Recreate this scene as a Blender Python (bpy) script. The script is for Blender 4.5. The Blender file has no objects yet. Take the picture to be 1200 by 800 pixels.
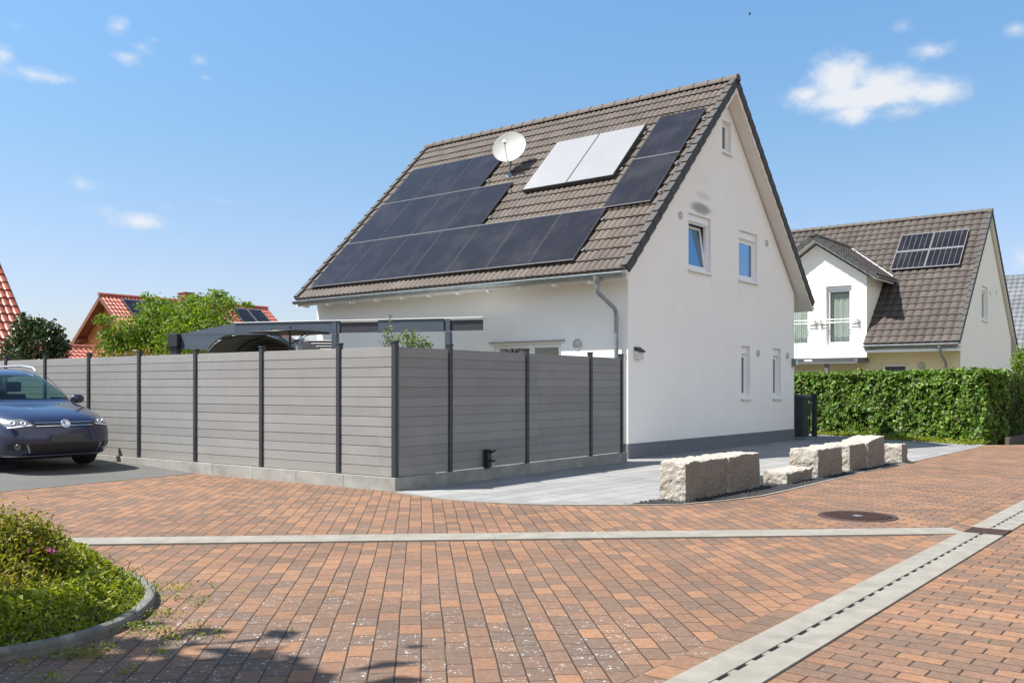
import bpy, math, random
import numpy as np
from mathutils import Vector, Matrix, noise
from mathutils.geometry import tessellate_polygon
R = math.radians
rng = np.random.default_rng(7)
random.seed(7)
sc = bpy.context.scene
COL = sc.collection

# ------------------------------------------------------------------ camera
EYE = 1.4
FPX, CX, HY = 1083.0, 600.0, 454.0          # measured focal length / principal column / horizon row
cam_d = bpy.data.cameras.new("camera"); cam = bpy.data.objects.new("camera", cam_d); COL.objects.link(cam)
cam.location = (0, 0, EYE); cam.rotation_euler = (R(90), 0, 0)
cam_d.sensor_width = 36; cam_d.lens = 36*FPX/1200; cam_d.shift_y = 54/1200
cam_d.clip_start = 0.05; cam_d.clip_end = 4000
sc.camera = cam

# ------------------------------------------------------------------ light
SUN_EL = 56.9
SH = Vector((0.640, 0.130))                  # ground shadow of one metre of height
sun_d = bpy.data.lights.new("sun", 'SUN'); sun = bpy.data.objects.new("sun", sun_d); COL.objects.link(sun)
sun_d.energy = 4.7; sun_d.angle = R(0.5); sun_d.color = (1.0, 0.955, 0.88)
sun.rotation_euler = Vector((SH.x, SH.y, -1.0)).to_track_quat('-Z', 'Y').to_euler()
SUN_AZ = math.atan2(-SH.x, -SH.y)            # clockwise from +Y
SKY_STRENGTH = 0.095
sc.view_settings.view_transform = 'Standard'; sc.view_settings.look = 'None'
sc.view_settings.gamma = 1; sc.view_settings.use_curve_mapping = False
sc.view_settings.exposure = 1.05

class NT:
    """small node-tree writer"""
    def __init__(s, tree): s.t = tree; s.n = tree.nodes; s.l = tree.links
    def new(s, kind, **kw):
        n = s.n.new(kind)
        for k, v in kw.items(): setattr(n, k, v)
        return n
    def put(s, sock, v):
        if hasattr(v, 'is_output'): s.l.new(v, sock)
        elif v is not None: sock.default_value = v
    def m(s, op, a, b=None, c=None, clamp=False):
        n = s.new('ShaderNodeMath', operation=op, use_clamp=clamp)
        for i, v in enumerate((a, b, c)):
            if v is not None: s.put(n.inputs[i], v)
        return n.outputs[0]
    def vm(s, op, a, b=None):
        n = s.new('ShaderNodeVectorMath', operation=op)
        s.put(n.inputs[0], a)
        if b is not None: s.put(n.inputs[1], b)
        return n.outputs[0]
    def sep(s, v):
        n = s.new('ShaderNodeSeparateXYZ'); s.put(n.inputs[0], v); return n.outputs
    def comb(s, x, y, z=0.0):
        n = s.new('ShaderNodeCombineXYZ')
        for i, v in enumerate((x, y, z)): s.put(n.inputs[i], v)
        return n.outputs[0]
    def noise(s, vec, scale, detail=3, rough=0.5, dist=0.0):
        n = s.new('ShaderNodeTexNoise'); s.put(n.inputs['Vector'], vec)
        n.inputs['Scale'].default_value = scale; n.inputs['Detail'].default_value = detail
        n.inputs['Roughness'].default_value = rough; n.inputs['Distortion'].default_value = dist
        return n.outputs[0]
    def white(s, vec):
        n = s.new('ShaderNodeTexWhiteNoise', noise_dimensions='3D'); s.put(n.inputs[0], vec); return n.outputs
    def ramp(s, fac, stops, interp='LINEAR'):
        n = s.new('ShaderNodeValToRGB'); n.color_ramp.interpolation = interp
        e = n.color_ramp.elements
        while len(e) < len(stops): e.new(0.5)
        for k, (p, c) in enumerate(stops):
            e[k].position = p
            e[k].color = (c, c, c, 1) if isinstance(c, (int, float)) else (*c, 1)
        s.put(n.inputs[0], fac); return n.outputs[0]
    def smooth(s, v, a, b):
        n = s.new('ShaderNodeMapRange', interpolation_type='SMOOTHSTEP')
        s.put(n.inputs[0], v); n.inputs[1].default_value = a; n.inputs[2].default_value = b
        return n.outputs[0]
    def mix(s, fac, a, b, blend='MIX'):
        n = s.new('ShaderNodeMix', data_type='RGBA', blend_type=blend)
        s.put(n.inputs[0], fac)
        for i, v in ((6, a), (7, b)):
            if isinstance(v, tuple) and len(v) == 3: v = (*v, 1)
            s.put(n.inputs[i], v)
        return n.outputs[2]
    def bump(s, h, strength=0.5, dist=0.01):
        n = s.new('ShaderNodeBump'); s.put(n.inputs['Height'], h)
        n.inputs['Strength'].default_value = strength; n.inputs['Distance'].default_value = dist
        return n.outputs[0]

# ------------------------------------------------------------------ world: sky with a few fair-weather clouds
world = bpy.data.worlds.new("World"); sc.world = world; world.use_nodes = True
w = NT(world.node_tree); w.n.clear()
sky = w.new('ShaderNodeTexSky', sky_type='NISHITA', sun_disc=False)
sky.sun_elevation = R(SUN_EL); sky.sun_rotation = SUN_AZ % (2*math.pi)
sky.air_density = 1.0; sky.dust_density = 1.0; sky.ozone_density = 1.5
tc = w.new('ShaderNodeTexCoord')
D = tc.outputs['Generated']
dx, dy, dz = w.sep(D)
az = w.m('ARCTAN2', dx, dy)                                   # clockwise from +Y
el = w.m('ARCSINE', dz)
azel = w.comb(az, el)
warp = w.noise(w.comb(az, w.m('MULTIPLY', el, 1.6)), 16, 6, 0.62)
fine = w.noise(w.comb(az, w.m('MULTIPLY', el, 1.5)), 60, 4, 0.6)
CLOUDS = [  # azimuth, elevation (degrees), half width, half height, density
    (21.2, 16.41, 4.89, 0.87, 1.35), (19.57, 17.48, 1.99, 1.53, 1.20), (21.88, 16.96, 2.14, 1.04, 1.15), (24.56, 16.2, 1.86, 0.85, 1.15), (20.27, 15.58, 1.67, 0.77, 0.90), (23.01, 15.4, 1.80, 0.58, 0.65), (17.67, 16.79, 1.40, 0.53, 1.00),
    (-27.34, 16.71, 1.99, 0.50, 0.69), (-26.25, 16.64, 0.84, 0.37, 0.43), (-28.83, 17.43, 0.69, 0.74, 0.60), (-22.56, 18.22, 0.89, 0.44, 0.56), (-21.75, 18.89, 0.90, 0.44, 0.43), (-21.1, 19.32, 0.51, 0.26, 0.35), (-23.06, 19.77, 0.69, 0.58, 0.52), (-28.17, 19.04, 0.81, 0.37, 0.30), (-18.72, 18.56, 0.80, 0.47, 0.56), (-18.39, 17.64, 0.46, 0.26, 0.39), (-21.84, 9.44, 1.72, 0.58, 0.78), (-24.91, 11.23, 1.09, 0.56, 0.48), (-23.99, 9.91, 1.10, 0.38, 0.35), (-20.5, 10.34, 0.65, 0.26, 0.30), (-17.19, 10.84, 1.70, 0.26, 0.26), (28.58, 18.81, 0.69, 0.49, 0.56), (24.43, 18.41, 1.29, 0.56, 0.69), (22.88, 19.79, 0.69, 0.44, 0.52), (17.96, 17.87, 0.40, 0.26, 0.52), (28.83, 6.96, 0.58, 0.97, 0.52), (25.65, 5.18, 1.80, 0.43, 0.22),
    (70, 22, 9, 3.5, .8), (95, 35, 10, 4, .8), (120, 18, 12, 4, .9), (-70, 30, 11, 4, .8), (150, 40, 12, 5, .7), (-140, 25, 14, 5, .9), (-105, 16, 10, 3, .8), (50, 42, 8, 3, .6),
]
mask = None
for a, e, rx, ry, den in CLOUDS:
    ux = w.m('DIVIDE', w.m('SUBTRACT', az, R(a)), R(rx))
    uy = w.m('DIVIDE', w.m('SUBTRACT', el, R(e)), R(ry))
    d2 = w.m('ADD', w.m('MULTIPLY', ux, ux), w.m('MULTIPLY', uy, uy))
    k = w.m('MULTIPLY', w.m('SUBTRACT', 1.25, w.m('SQRT', d2)), den)
    mask = k if mask is None else w.m('SMOOTH_MAX', mask, k, .35)
dens = w.m('ADD', mask, w.m('MULTIPLY', w.m('SUBTRACT', warp, 0.53), 1.15))
dens = w.m('ADD', dens, w.m('MULTIPLY', w.m('SUBTRACT', fine, 0.5), 0.85))
# unseen bright clouds added right and behind, to lift the shaded gable and facade
fill_bank = w.m('MULTIPLY', w.smooth(az, R(62), R(100)), w.smooth(az, R(200), R(185)))
fill_bank2 = w.m('MULTIPLY', w.smooth(az, R(-85), R(-112)), .75)
fill_bank = w.m('MAXIMUM', fill_bank, fill_bank2)
fill_bank = w.m('MULTIPLY', fill_bank, w.m('MULTIPLY', w.smooth(el, R(5), R(14)), w.smooth(el, R(66), R(50))))
fill_bankn = w.m('ADD', w.noise(D, 3.2, 6, .6), w.m('MULTIPLY', fill_bank, .42))
fill_bankc = w.m('MULTIPLY', w.smooth(fill_bankn, .64, .92), w.m('MULTIPLY', fill_bank, .8))
cover = w.m('MULTIPLY', w.smooth(dens, 0.02, 1.15), 0.84)
cloud_col = w.mix(w.smooth(dens, 0.2, 1.1), (3.9, 4.25, 4.8), (4.75, 4.75, 4.8))
tint = w.ramp(w.m('DIVIDE', el, R(40)), [(0.0, (.80, .76, .86)), (.18, (.80, .78, .87)), (.33, (.75, .87, .90)), (.56, (.75, 1.0, 1.10)), (1.0, (.75, 1.0, 1.10))])
skyc = w.mix(1.0, sky.outputs[0], tint, 'MULTIPLY')
skyfin = w.mix(fill_bankc, w.mix(cover, skyc, cloud_col), (6.1, 5.95, 5.75))
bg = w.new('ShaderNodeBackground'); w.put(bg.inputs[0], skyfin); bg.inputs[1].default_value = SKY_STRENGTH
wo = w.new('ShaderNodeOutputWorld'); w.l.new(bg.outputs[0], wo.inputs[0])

# ------------------------------------------------------------------ projection helpers (photo pixel -> metric position)
def ray(px, py): return Vector(((px-CX)/FPX, 1.0, (HY-py)/FPX))
def gp(px, py, z=0.0):
    r = ray(px, py); t = (z-EYE)/r.z; return Vector((r.x*t, r.y*t, z))
def at(px, py, depth):
    r = ray(px, py); return Vector((r.x*depth, depth, EYE+r.z*depth))
dR = Vector((.6218, .7831, 0)).normalized()
dL = Vector((-dR.y, dR.x, 0))
HOUSE_ROT = math.atan2(dR.y, dR.x)

# ------------------------------------------------------------------ mesh helpers
class MB:
    def __init__(s): s.v = []; s.f = []; s.mi = []; s.uv = {}; s.sm = []
    def face(s, pts, mi=0, smooth=False, uv=None):
        i = len(s.v); s.v += [tuple(p) for p in pts]; s.f.append(tuple(range(i, i+len(pts)))); s.mi.append(mi); s.sm.append(smooth)
        if uv: s.uv[len(s.f)-1] = uv
    def raw(s, vs, fs, mi=0, smooth=False):
        i = len(s.v); s.v += [tuple(p) for p in vs]
        for f in fs: s.f.append(tuple(i+k for k in f)); s.mi.append(mi); s.sm.append(smooth)
    def box(s, lo, hi, mi=0, M=None):
        x0, y0, z0 = lo; x1, y1, z1 = hi
        vs = [Vector(p) for p in ((x0,y0,z0),(x1,y0,z0),(x1,y1,z0),(x0,y1,z0),(x0,y0,z1),(x1,y0,z1),(x1,y1,z1),(x0,y1,z1))]
        if M is not None: vs = [M @ p for p in vs]
        s.raw(vs, [(0,3,2,1),(4,5,6,7),(0,1,5,4),(1,2,6,5),(2,3,7,6),(3,0,4,7)], mi)
    def slab(s, pts, vec, mi=0):
        """polygon extruded by vec"""
        n = len(pts); a = [Vector(p) for p in pts]; b = [p+Vector(vec) for p in a]
        tri = tessellate_polygon([a])
        fs = [tuple(t) for t in tri] + [tuple(k+n for k in reversed(t)) for t in tri]
        fs += [(i, (i+1) % n, n+(i+1) % n, n+i) for i in range(n)]
        s.raw(a+b, fs, mi)
    def tube(s, path, r, seg=10, mi=0, cap=True, smooth=True):
        path = [Vector(p) for p in path]; n = len(path)
        rr = r if isinstance(r, (list, tuple)) else [r]*n
        vs = []; up = None
        for i, p in enumerate(path):
            d = (path[min(i+1, n-1)]-path[max(i-1, 0)]).normalized()
            if up is None:
                up = d.orthogonal().normalized()
            else:
                up = (up - d*up.dot(d)).normalized()
            sd = d.cross(up)
            for k in range(seg):
                a = 2*math.pi*k/seg
                vs.append(p + (up*math.cos(a)+sd*math.sin(a))*rr[i])
        fs = []
        for i in range(n-1):
            for k in range(seg):
                k2 = (k+1) % seg
                fs.append((i*seg+k, i*seg+k2, (i+1)*seg+k2, (i+1)*seg+k))
        s.raw(vs, fs, mi, smooth)
        if cap:
            s.raw(vs[:seg], [tuple(reversed(range(seg)))], mi); s.raw(vs[-seg:], [tuple(range(seg))], mi)
    def lathe(s, prof, seg=24, M=None, mi=0, smooth=True):
        vs = []
        for r, z in prof:
            for k in range(seg):
                a = 2*math.pi*k/seg; p = Vector((r*math.cos(a), r*math.sin(a), z)); vs.append(M @ p if M is not None else p)
        fs = []
        for i in range(len(prof)-1):
            for k in range(seg):
                k2 = (k+1) % seg; fs.append((i*seg+k, i*seg+k2, (i+1)*seg+k2, (i+1)*seg+k))
        s.raw(vs, fs, mi, smooth)
    def build(s, name, mats, parent=None, bevel=0.0, weld=False):
        me = bpy.data.meshes.new(name); me.from_pydata(s.v, [], s.f)
        for m in (mats if isinstance(mats, (list, tuple)) else [mats]): me.materials.append(m)
        me.polygons.foreach_set('material_index', s.mi); me.polygons.foreach_set('use_smooth', s.sm)
        if s.uv:
            ul = me.uv_layers.new(name='UVMap')
            for fi, uv in s.uv.items():
                ls = me.polygons[fi].loop_start
                for k, c in enumerate(uv): ul.data[ls+k].uv = c
        me.update()
        o = bpy.data.objects.new(name, me); COL.objects.link(o)
        if parent: o.parent = parent
        if weld:
            m = o.modifiers.new('weld', 'WELD'); m.merge_threshold = 0.0005
        if bevel:
            m = o.modifiers.new('bevel', 'BEVEL'); m.width = bevel; m.segments = 2; m.limit_method = 'ANGLE'; m.angle_limit = R(40)
        return o

def tag(o, label=None, cat=None, group=None, kind=None):
    if label: o['label'] = label
    if cat: o['category'] = cat
    if group: o['group'] = group
    if kind: o['kind'] = kind
    return o
def thing(name, loc, rot=0.0, label=None, cat=None, group=None):
    o = bpy.data.objects.new(name, None); COL.objects.link(o); o.location = loc; o.rotation_euler = (0, 0, rot)
    o.empty_display_size = 0.2
    return tag(o, label, cat, group)
def struct(o, label=None, cat=None): return tag(o, label, cat, None, 'structure')
def poly_sheet(name, pts, mat, z=None, kind='structure'):
    m = MB(); P = [Vector((p[0], p[1], p[2] if (z is None and len(p) > 2) else (z or 0.0))) for p in pts]
    tri = tessellate_polygon([P])
    fs = []
    for t in tri:
        a, b, c = (P[k] for k in t)
        fs.append(t if (b-a).cross(c-a).z > 0 else tuple(reversed(t)))
    m.raw(P, fs); return struct(m.build(name, mat))

# ------------------------------------------------------------------ materials
def material(name):
    m = bpy.data.materials.new(name); m.use_nodes = True
    t = NT(m.node_tree); b = t.n['Principled BSDF']; t.b = b
    return m, t, b
def setp(t, b, color=None, rough=None, metal=None, normal=None, spec=None, coat=None):
    if color is not None:
        if isinstance(color, tuple): color = (*color[:3], 1)
        t.put(b.inputs['Base Color'], color)
    if rough is not None: t.put(b.inputs['Roughness'], rough)
    if metal is not None: t.put(b.inputs['Metallic'], metal)
    if normal is not None: t.put(b.inputs['Normal'], normal)
    if spec is not None: t.put(b.inputs['Specular IOR Level'], spec)
    if coat is not None: t.put(b.inputs['Coat Weight'], coat)
def objco(t): return t.new('ShaderNodeTexCoord').outputs['Object']
def simple(name, color, rough=0.5, metal=0.0, var=0.12, scale=6.0, bump=0.0, bscale=60.0, spec=None, coat=None):
    m, t, b = material(name); P = objco(t)
    n = t.noise(P, scale, 5, 0.6)
    lo = tuple(c*(1-var) for c in color); hi = tuple(min(1, c*(1+var)) for c in color)
    c = t.ramp(n, [(0.3, lo), (0.7, hi)])
    nr = t.bump(t.noise(P, bscale, 4, 0.6), 0.6, bump) if bump else None
    setp(t, b, c, rough, metal, nr, spec, coat); return m

def brick_material(name, origin, angle, bl, bw, stops, jl=0.0045, jc=0.002, stagger=0.5, joint=(.034, .023, .016), rough=.85,
                   lichen=0.0, speck=0.22, chamfer=0.006, tilt=0.0022, jit=0.1, blot=0.34):
    m, t, b = material(name); P = objco(t)
    mp = t.new('ShaderNodeMapping', vector_type='TEXTURE'); t.put(mp.inputs['Vector'], P)
    mp.inputs['Location'].default_value = (origin[0], origin[1], 0); mp.inputs['Rotation'].default_value = (0, 0, angle)
    wob = t.noise(P, 1.3, 2, .5)
    x, y, z = t.sep(mp.outputs[0])
    yb = t.m('DIVIDE', t.m('ADD', y, t.m('MULTIPLY', t.m('SUBTRACT', wob, .5), .02)), bw)
    row = t.m('FLOOR', yb); fy = t.m('FRACT', yb)
    rr = t.white(t.comb(row, 3.7, 1.1))[0]
    off = t.m('ADD', t.m('MULTIPLY', t.m('FLOORED_MODULO', row, 2.0), stagger), t.m('MULTIPLY', rr, jit))
    xb = t.m('ADD', t.m('DIVIDE', x, bl), off)
    colm = t.m('FLOOR', xb); fx = t.m('FRACT', xb)
    wn = t.white(t.comb(colm, row, 0.5)); rnd = wn[0]
    rx, ry, rz = t.sep(wn[1])
    ddx = t.m('SUBTRACT', t.m('MULTIPLY', t.m('MINIMUM', fx, t.m('SUBTRACT', 1.0, fx)), bl), jc)
    ddy = t.m('SUBTRACT', t.m('MULTIPLY', t.m('MINIMUM', fy, t.m('SUBTRACT', 1.0, fy)), bw), jl)
    d = t.m('MINIMUM', ddx, ddy)
    d = t.m('ADD', d, t.m('MULTIPLY', t.m('SUBTRACT', t.noise(P, 70, 3, .6), .5), .004))
    stone = t.smooth(d, -0.0008, 0.0022)
    ch = t.smooth(d, -0.002, chamfer)
    grain = t.noise(P, 150, 4, .75)
    med = t.noise(P, 24, 6, .72)
    big = t.noise(P, .55, 4, .6)
    c = t.ramp(rnd, stops, 'LINEAR')
    c = t.mix(1.0, c, t.ramp(grain, [(.28, 1-speck*1.6), (.5, 1.0), (.74, 1+speck*1.5)]), 'MULTIPLY')
    c = t.mix(1.0, c, t.ramp(med, [(.3, 1-blot*.8), (.7, 1+blot*.6)]), 'MULTIPLY')
    c = t.mix(1.0, c, t.ramp(big, [(.28, .80), (.72, 1.14)]), 'MULTIPLY')
    if lichen:
        zone = t.m('ADD', big, t.m('MULTIPLY', t.m('SUBTRACT', rz, .5), .6))
        # old pavers near the planting bed carry pale lichen spots
        px_, py_, _ = t.sep(P)
        near = t.smooth(t.m('ADD', t.m('MULTIPLY', t.m('ABSOLUTE', t.m('ADD', px_, 1.4)), .55), t.m('ABSOLUTE', t.m('SUBTRACT', py_, 4.8))), 3.2, .4)
        vor = t.new('ShaderNodeTexVoronoi'); vor.inputs['Scale'].default_value = 58; t.put(vor.inputs['Vector'], P)
        spots = t.m('MULTIPLY', t.smooth(vor.outputs['Distance'], .42, .20), t.smooth(t.noise(P, 17, 5, .7), .5, .62))
        amt = t.m('MULTIPLY', t.m('MULTIPLY', spots, t.smooth(zone, .34, .56)), t.m('ADD', .05, t.m('MULTIPLY', near, lichen*1.3)), clamp=True)
        grime = t.m('MULTIPLY', near, t.m('MULTIPLY', t.smooth(zone, .25, .65), .62))
        c = t.mix(grime, c, (.10, .075, .062))
        c = t.mix(amt, c, (.52, .5, .46))
    jn = t.noise(P, 1.9, 4, .7)
    jc_ = t.mix(t.smooth(jn, .50, .66), (*joint, 1), (.115, .088, .056, 1))
    jc_ = t.mix(t.smooth(t.noise(P, 3.3, 4, .7), .62, .72), jc_, (.045, .058, .018, 1))
    c = t.mix(stone, jc_, c)
    h = t.m('ADD', t.m('MULTIPLY', ch, .006), t.m('MULTIPLY', t.m('SUBTRACT', grain, .5), .0016))
    h = t.m('ADD', h, t.m('MULTIPLY', t.m('SUBTRACT', med, .5), .0022))
    h = t.m('ADD', h, t.m('ADD', t.m('MULTIPLY', t.m('MULTIPLY', t.m('SUBTRACT', rx, .5), fx), tilt*2), t.m('MULTIPLY', t.m('MULTIPLY', t.m('SUBTRACT', ry, .5), fy), tilt)))
    setp(t, b, c, rough, None, t.bump(h, 1.0, 1.0), .35); return m

BRK = [(0.00, (0.142, 0.091, 0.063)), (0.14, (0.162, 0.100, 0.068)), (0.28, (0.150, 0.096, 0.067)), (0.42, (0.187, 0.108, 0.070)), (0.58, (0.202, 0.110, 0.068)), (0.72, (0.232, 0.125, 0.071)), (0.87, (0.256, 0.138, 0.077)), (1.00, (0.211, 0.115, 0.070))]
BR_ANG = R(90+5.6)
M_brick = brick_material('clay paver plaza', (0, 0), BR_ANG, .204, .1285, BRK, lichen=1.0, stagger=.5, jl=.0022)
M_brick_b = brick_material('clay paver lane', (.759, 4.407), math.atan2(dL.y, dL.x), .232, .118, BRK, jl=.0016, jc=.0036, lichen=.3, stagger=.5, tilt=.003)
M_brick_c = brick_material('clay paver border', (.759, 4.407), math.atan2(dR.y, dR.x), .21, .16, BRK, jl=.003, jc=.0025, lichen=.6)
M_slab = brick_material('grey concrete slabs', (0.3, 12), HOUSE_ROT, .60, .30, [(0, (.200, .200, .196)), (.5, (.228, .228, .224)), (1, (.256, .256, .252))], jl=.003, jc=.003,
                        joint=(.075, .075, .07), stagger=.35, jit=.5, speck=.05, blot=.08, chamfer=.004, tilt=.0004)

M_conc = simple('pale concrete', (.215, .200, .170), .85, var=.17, scale=5, bump=.002, bscale=120)
M_plinth = simple('weathered concrete kerb', (.25, .245, .225), .9, var=.22, scale=3.5, bump=.003, bscale=70)
M_asph = None
def asphalt():
    m, t, b = material('aged asphalt'); P = objco(t)
    g = t.noise(P, 220, 2, .7); big = t.noise(P, .7, 4, .6); med = t.noise(P, 6, 4, .6)
    c = t.ramp(g, [(.3, (.073, .071, .068)), (.7, (.125, .122, .117))])
    c = t.mix(1, c, t.ramp(big, [(.3, .82), (.7, 1.15)]), 'MULTIPLY'); c = t.mix(1, c, t.ramp(med, [(.3, .92), (.7, 1.06)]), 'MULTIPLY')
    setp(t, b, c, .9, None, t.bump(g, .6, .004)); return m
M_asph = asphalt()
def plaster(name, col, stains=(), streaks=()):
    m, t, b = material(name); P = objco(t)
    g = t.noise(P, 190, 3, .7); big = t.noise(P, .6, 4, .55); med = t.noise(P, 4, 4, .6)
    c = t.ramp(big, [(.3, tuple(k*.965 for k in col)), (.7, col)])
    c = t.mix(1, c, t.ramp(med, [(.3, .975), (.7, 1.0)]), 'MULTIPLY')
    # faint run-off streaks
    x, y, z = t.sep(P)
    st = t.noise(t.comb(t.m('MULTIPLY', t.m('ADD', x, y), 3.1), 0.0, t.m('MULTIPLY', z, .35)), 1.0, 5, .65)
    c = t.mix(1, c, t.ramp(st, [(.3, .985), (.7, 1.0)]), 'MULTIPLY')
    sp = t.m('MULTIPLY', t.smooth(t.m('ADD', z, t.m('MULTIPLY', t.noise(P, 5, 4, .6), .5)), .95, .45), .10)
    c = t.mix(sp, c, (.42, .38, .33))
    for (sx, sz, wd) in streaks:
        dxs = t.m('ABSOLUTE', t.m('SUBTRACT', x, sx)); nn_ = t.noise(t.comb(t.m('MULTIPLY', x, 26), 0.0, t.m('MULTIPLY', z, .9)), 1.0, 3, .6)
        k_ = t.m('MULTIPLY', t.m('MULTIPLY', t.smooth(dxs, wd, wd*.3), t.m('MULTIPLY', t.smooth(z, sz-.9, sz-.02), t.smooth(z, sz+.01, sz-.03))), t.smooth(nn_, .48, .72))
        c = t.mix(t.m('MULTIPLY', k_, .22), c, (.36, .35, .33))
    for (cx, cz, rx, rz, amt, colr) in stains:
        ux = t.m('DIVIDE', t.m('SUBTRACT', x, cx), rx); uz = t.m('DIVIDE', t.m('SUBTRACT', z, cz), rz)
        dd = t.m('ADD', t.m('MULTIPLY', ux, ux), t.m('MULTIPLY', uz, uz))
        k = t.m('MULTIPLY', t.smooth(t.m('ADD', dd, t.m('MULTIPLY', t.m('SUBTRACT', t.noise(P, 7, 4, .6), .5), .9)), 1.15, .05), amt)
        c = t.mix(k, c, colr)
    setp(t, b, c, .9, None, t.bump(g, .5, .003), .25); return m
M_wall = plaster('white plaster with soot stain', (.86, .842, .805), [(3.08, 5.36, .58, .15, .72, (.16, .16, .165)), (3.2, 5.66, .45, .10, .30, (.3, .3, .3)), (3.1, 6.05, .5, .2, .06, (.3, .3, .3))],
    [(2.50, 3.93, .1), (3.56, 3.93, .1), (5.04, 3.94, .1), (6.10, 3.94, .1), (5.2, 1.1, .08), (5.68, 1.1, .08), (7.09, 1.1, .08), (7.6, 1.1, .08)])
M_wall2 = plaster('white plaster', (.89, .85, .77))
M_cream = plaster('cream plaster', (.80, .70, .47))
M_plinthpaint = simple('slate grey plinth paint', (.145, .15, .17), .8, var=.08, bump=.002, bscale=140)
M_white = simple('white plastic frame', (.80, .80, .80), .35, var=.02)
M_boards = simple('white soffit boards', (.72, .68, .62), .6, var=.04)
M_sill = simple('white metal sill', (.78, .78, .78), .4, var=.03)
M_dark = simple('anthracite powder coat', (.028, .03, .034), .42, var=.1)
M_darkmetal = simple('dark grey finish', (.035, .035, .04), .5, var=.1)
M_slate = simple('slate blue aluminium', (.060, .078, .102), .42, metal=.0, var=.06)
M_zinc = simple('zinc', (.25, .28, .29), .42, metal=.6, var=.18, scale=9)
M_black = simple('black plastic', (.012, .012, .013), .5)
M_chrome = simple('chrome', (.75, .76, .78), .12, metal=1.0, var=.02)
M_rust = simple('rusted cast iron', (.050, .027, .020), .8, metal=.2, var=.35, scale=30, bump=.003)
M_curtain = simple('curtain', (.74, .74, .72), .8, var=.05)
M_tileverge = simple('dark verge tile', (.05, .048, .047), .7, var=.2, scale=8)

def schlick(t, f0):
    g = t.new('ShaderNodeNewGeometry'); n = t.new('ShaderNodeVectorMath', operation='DOT_PRODUCT')
    t.l.new(g.outputs['Normal'], n.inputs[0]); t.l.new(g.outputs['Incoming'], n.inputs[1])
    k = t.m('SUBTRACT', 1.0, t.m('ABSOLUTE', n.outputs['Value']), clamp=True)
    return t.m('ADD', f0, t.m('MULTIPLY', t.m('POWER', k, 5.0), 1-f0))
def glass(name='window glass', refl=.02, tint=(.95, .97, 1), through=(.80, .835, .815)):
    m, t, b = material(name); t.n.remove(b)
    f = t.m('ADD', schlick(t, .045), refl, clamp=True)
    tr = t.new('ShaderNodeBsdfTransparent'); tr.inputs[0].default_value = (*through, 1)
    gl = t.new('ShaderNodeBsdfGlossy'); gl.inputs['Roughness'].default_value = .015; gl.inputs[0].default_value = (*tint, 1)
    mx = t.new('ShaderNodeMixShader'); t.put(mx.inputs[0], f); t.l.new(tr.outputs[0], mx.inputs[1]); t.l.new(gl.outputs[0], mx.inputs[2])
    t.l.new(mx.outputs[0], t.n['Material Output'].inputs[0]); return m
M_glass = glass()
M_glassblue = glass('sky tinted glass', .36, (.50, .72, .95), (.35, .42, .45))  # blue of the reflected sky painted into the gloss colour, reflection raised
def carglass():
    m, t, b = material('tinted car glass'); t.n.remove(b)
    f = schlick(t, .03)
    tr = t.new('ShaderNodeBsdfTransparent'); tr.inputs[0].default_value = (.46, .62, .54, 1)
    gl = t.new('ShaderNodeBsdfGlossy'); gl.inputs['Roughness'].default_value = .01
    mx = t.new('ShaderNodeMixShader'); t.put(mx.inputs[0], f); t.l.new(tr.outputs[0], mx.inputs[1]); t.l.new(gl.outputs[0], mx.inputs[2])
    t.l.new(mx.outputs[0], t.n['Material Output'].inputs[0]); return m
M_carglass = carglass()

def tile_material(name, cols, rough=.7, spec=.35, moss=0.3):
    m, t, b = material(name); P = objco(t)
    uv = t.new('ShaderNodeUVMap'); uv.uv_map = 'UVMap'
    u, v, _ = t.sep(uv.outputs[0])
    r = t.white(t.comb(t.m('FLOOR', u), t.m('FLOOR', v), .3))[0]
    c = t.ramp(r, [(k/(len(cols)-1), q) for k, q in enumerate(cols)])
    g = t.noise(P, 40, 4, .7); big = t.noise(P, .8, 4, .6)
    c = t.mix(1, c, t.ramp(g, [(.3, .8), (.7, 1.18)]), 'MULTIPLY')
    c = t.mix(1, c, t.ramp(big, [(.3, .88), (.7, 1.1)]), 'MULTIPLY')
    # weathering towards the lower edge of each tile
    fv = t.m('FRACT', v)
    c = t.mix(t.m('MULTIPLY', t.smooth(t.m('ADD', fv, t.m('MULTIPLY', g, .35)), .5, .12), moss), c, (.075, .068, .058))
    setp(t, b, c, rough, None, t.bump(g, .3, .004), spec); return m
M_tile = tile_material('brown concrete tile', [(.072, .056, .046), (.098, .078, .064), (.086, .068, .056), (.113, .090, .075), (.095, .076, .063)])
M_tile2 = tile_material('dark brown concrete tile', [(.055, .043, .037), (.075, .059, .051), (.065, .052, .044), (.086, .068, .059)], .6)
M_tilered = tile_material('red clay tile', [(.26, .058, .034), (.33, .080, .045), (.29, .068, .038), (.37, .10, .058)], .42, .45, .15)
M_tilegrey = tile_material('grey tile', [(.12, .13, .14), (.16, .17, .18), (.14, .15, .16)], .5)

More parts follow.
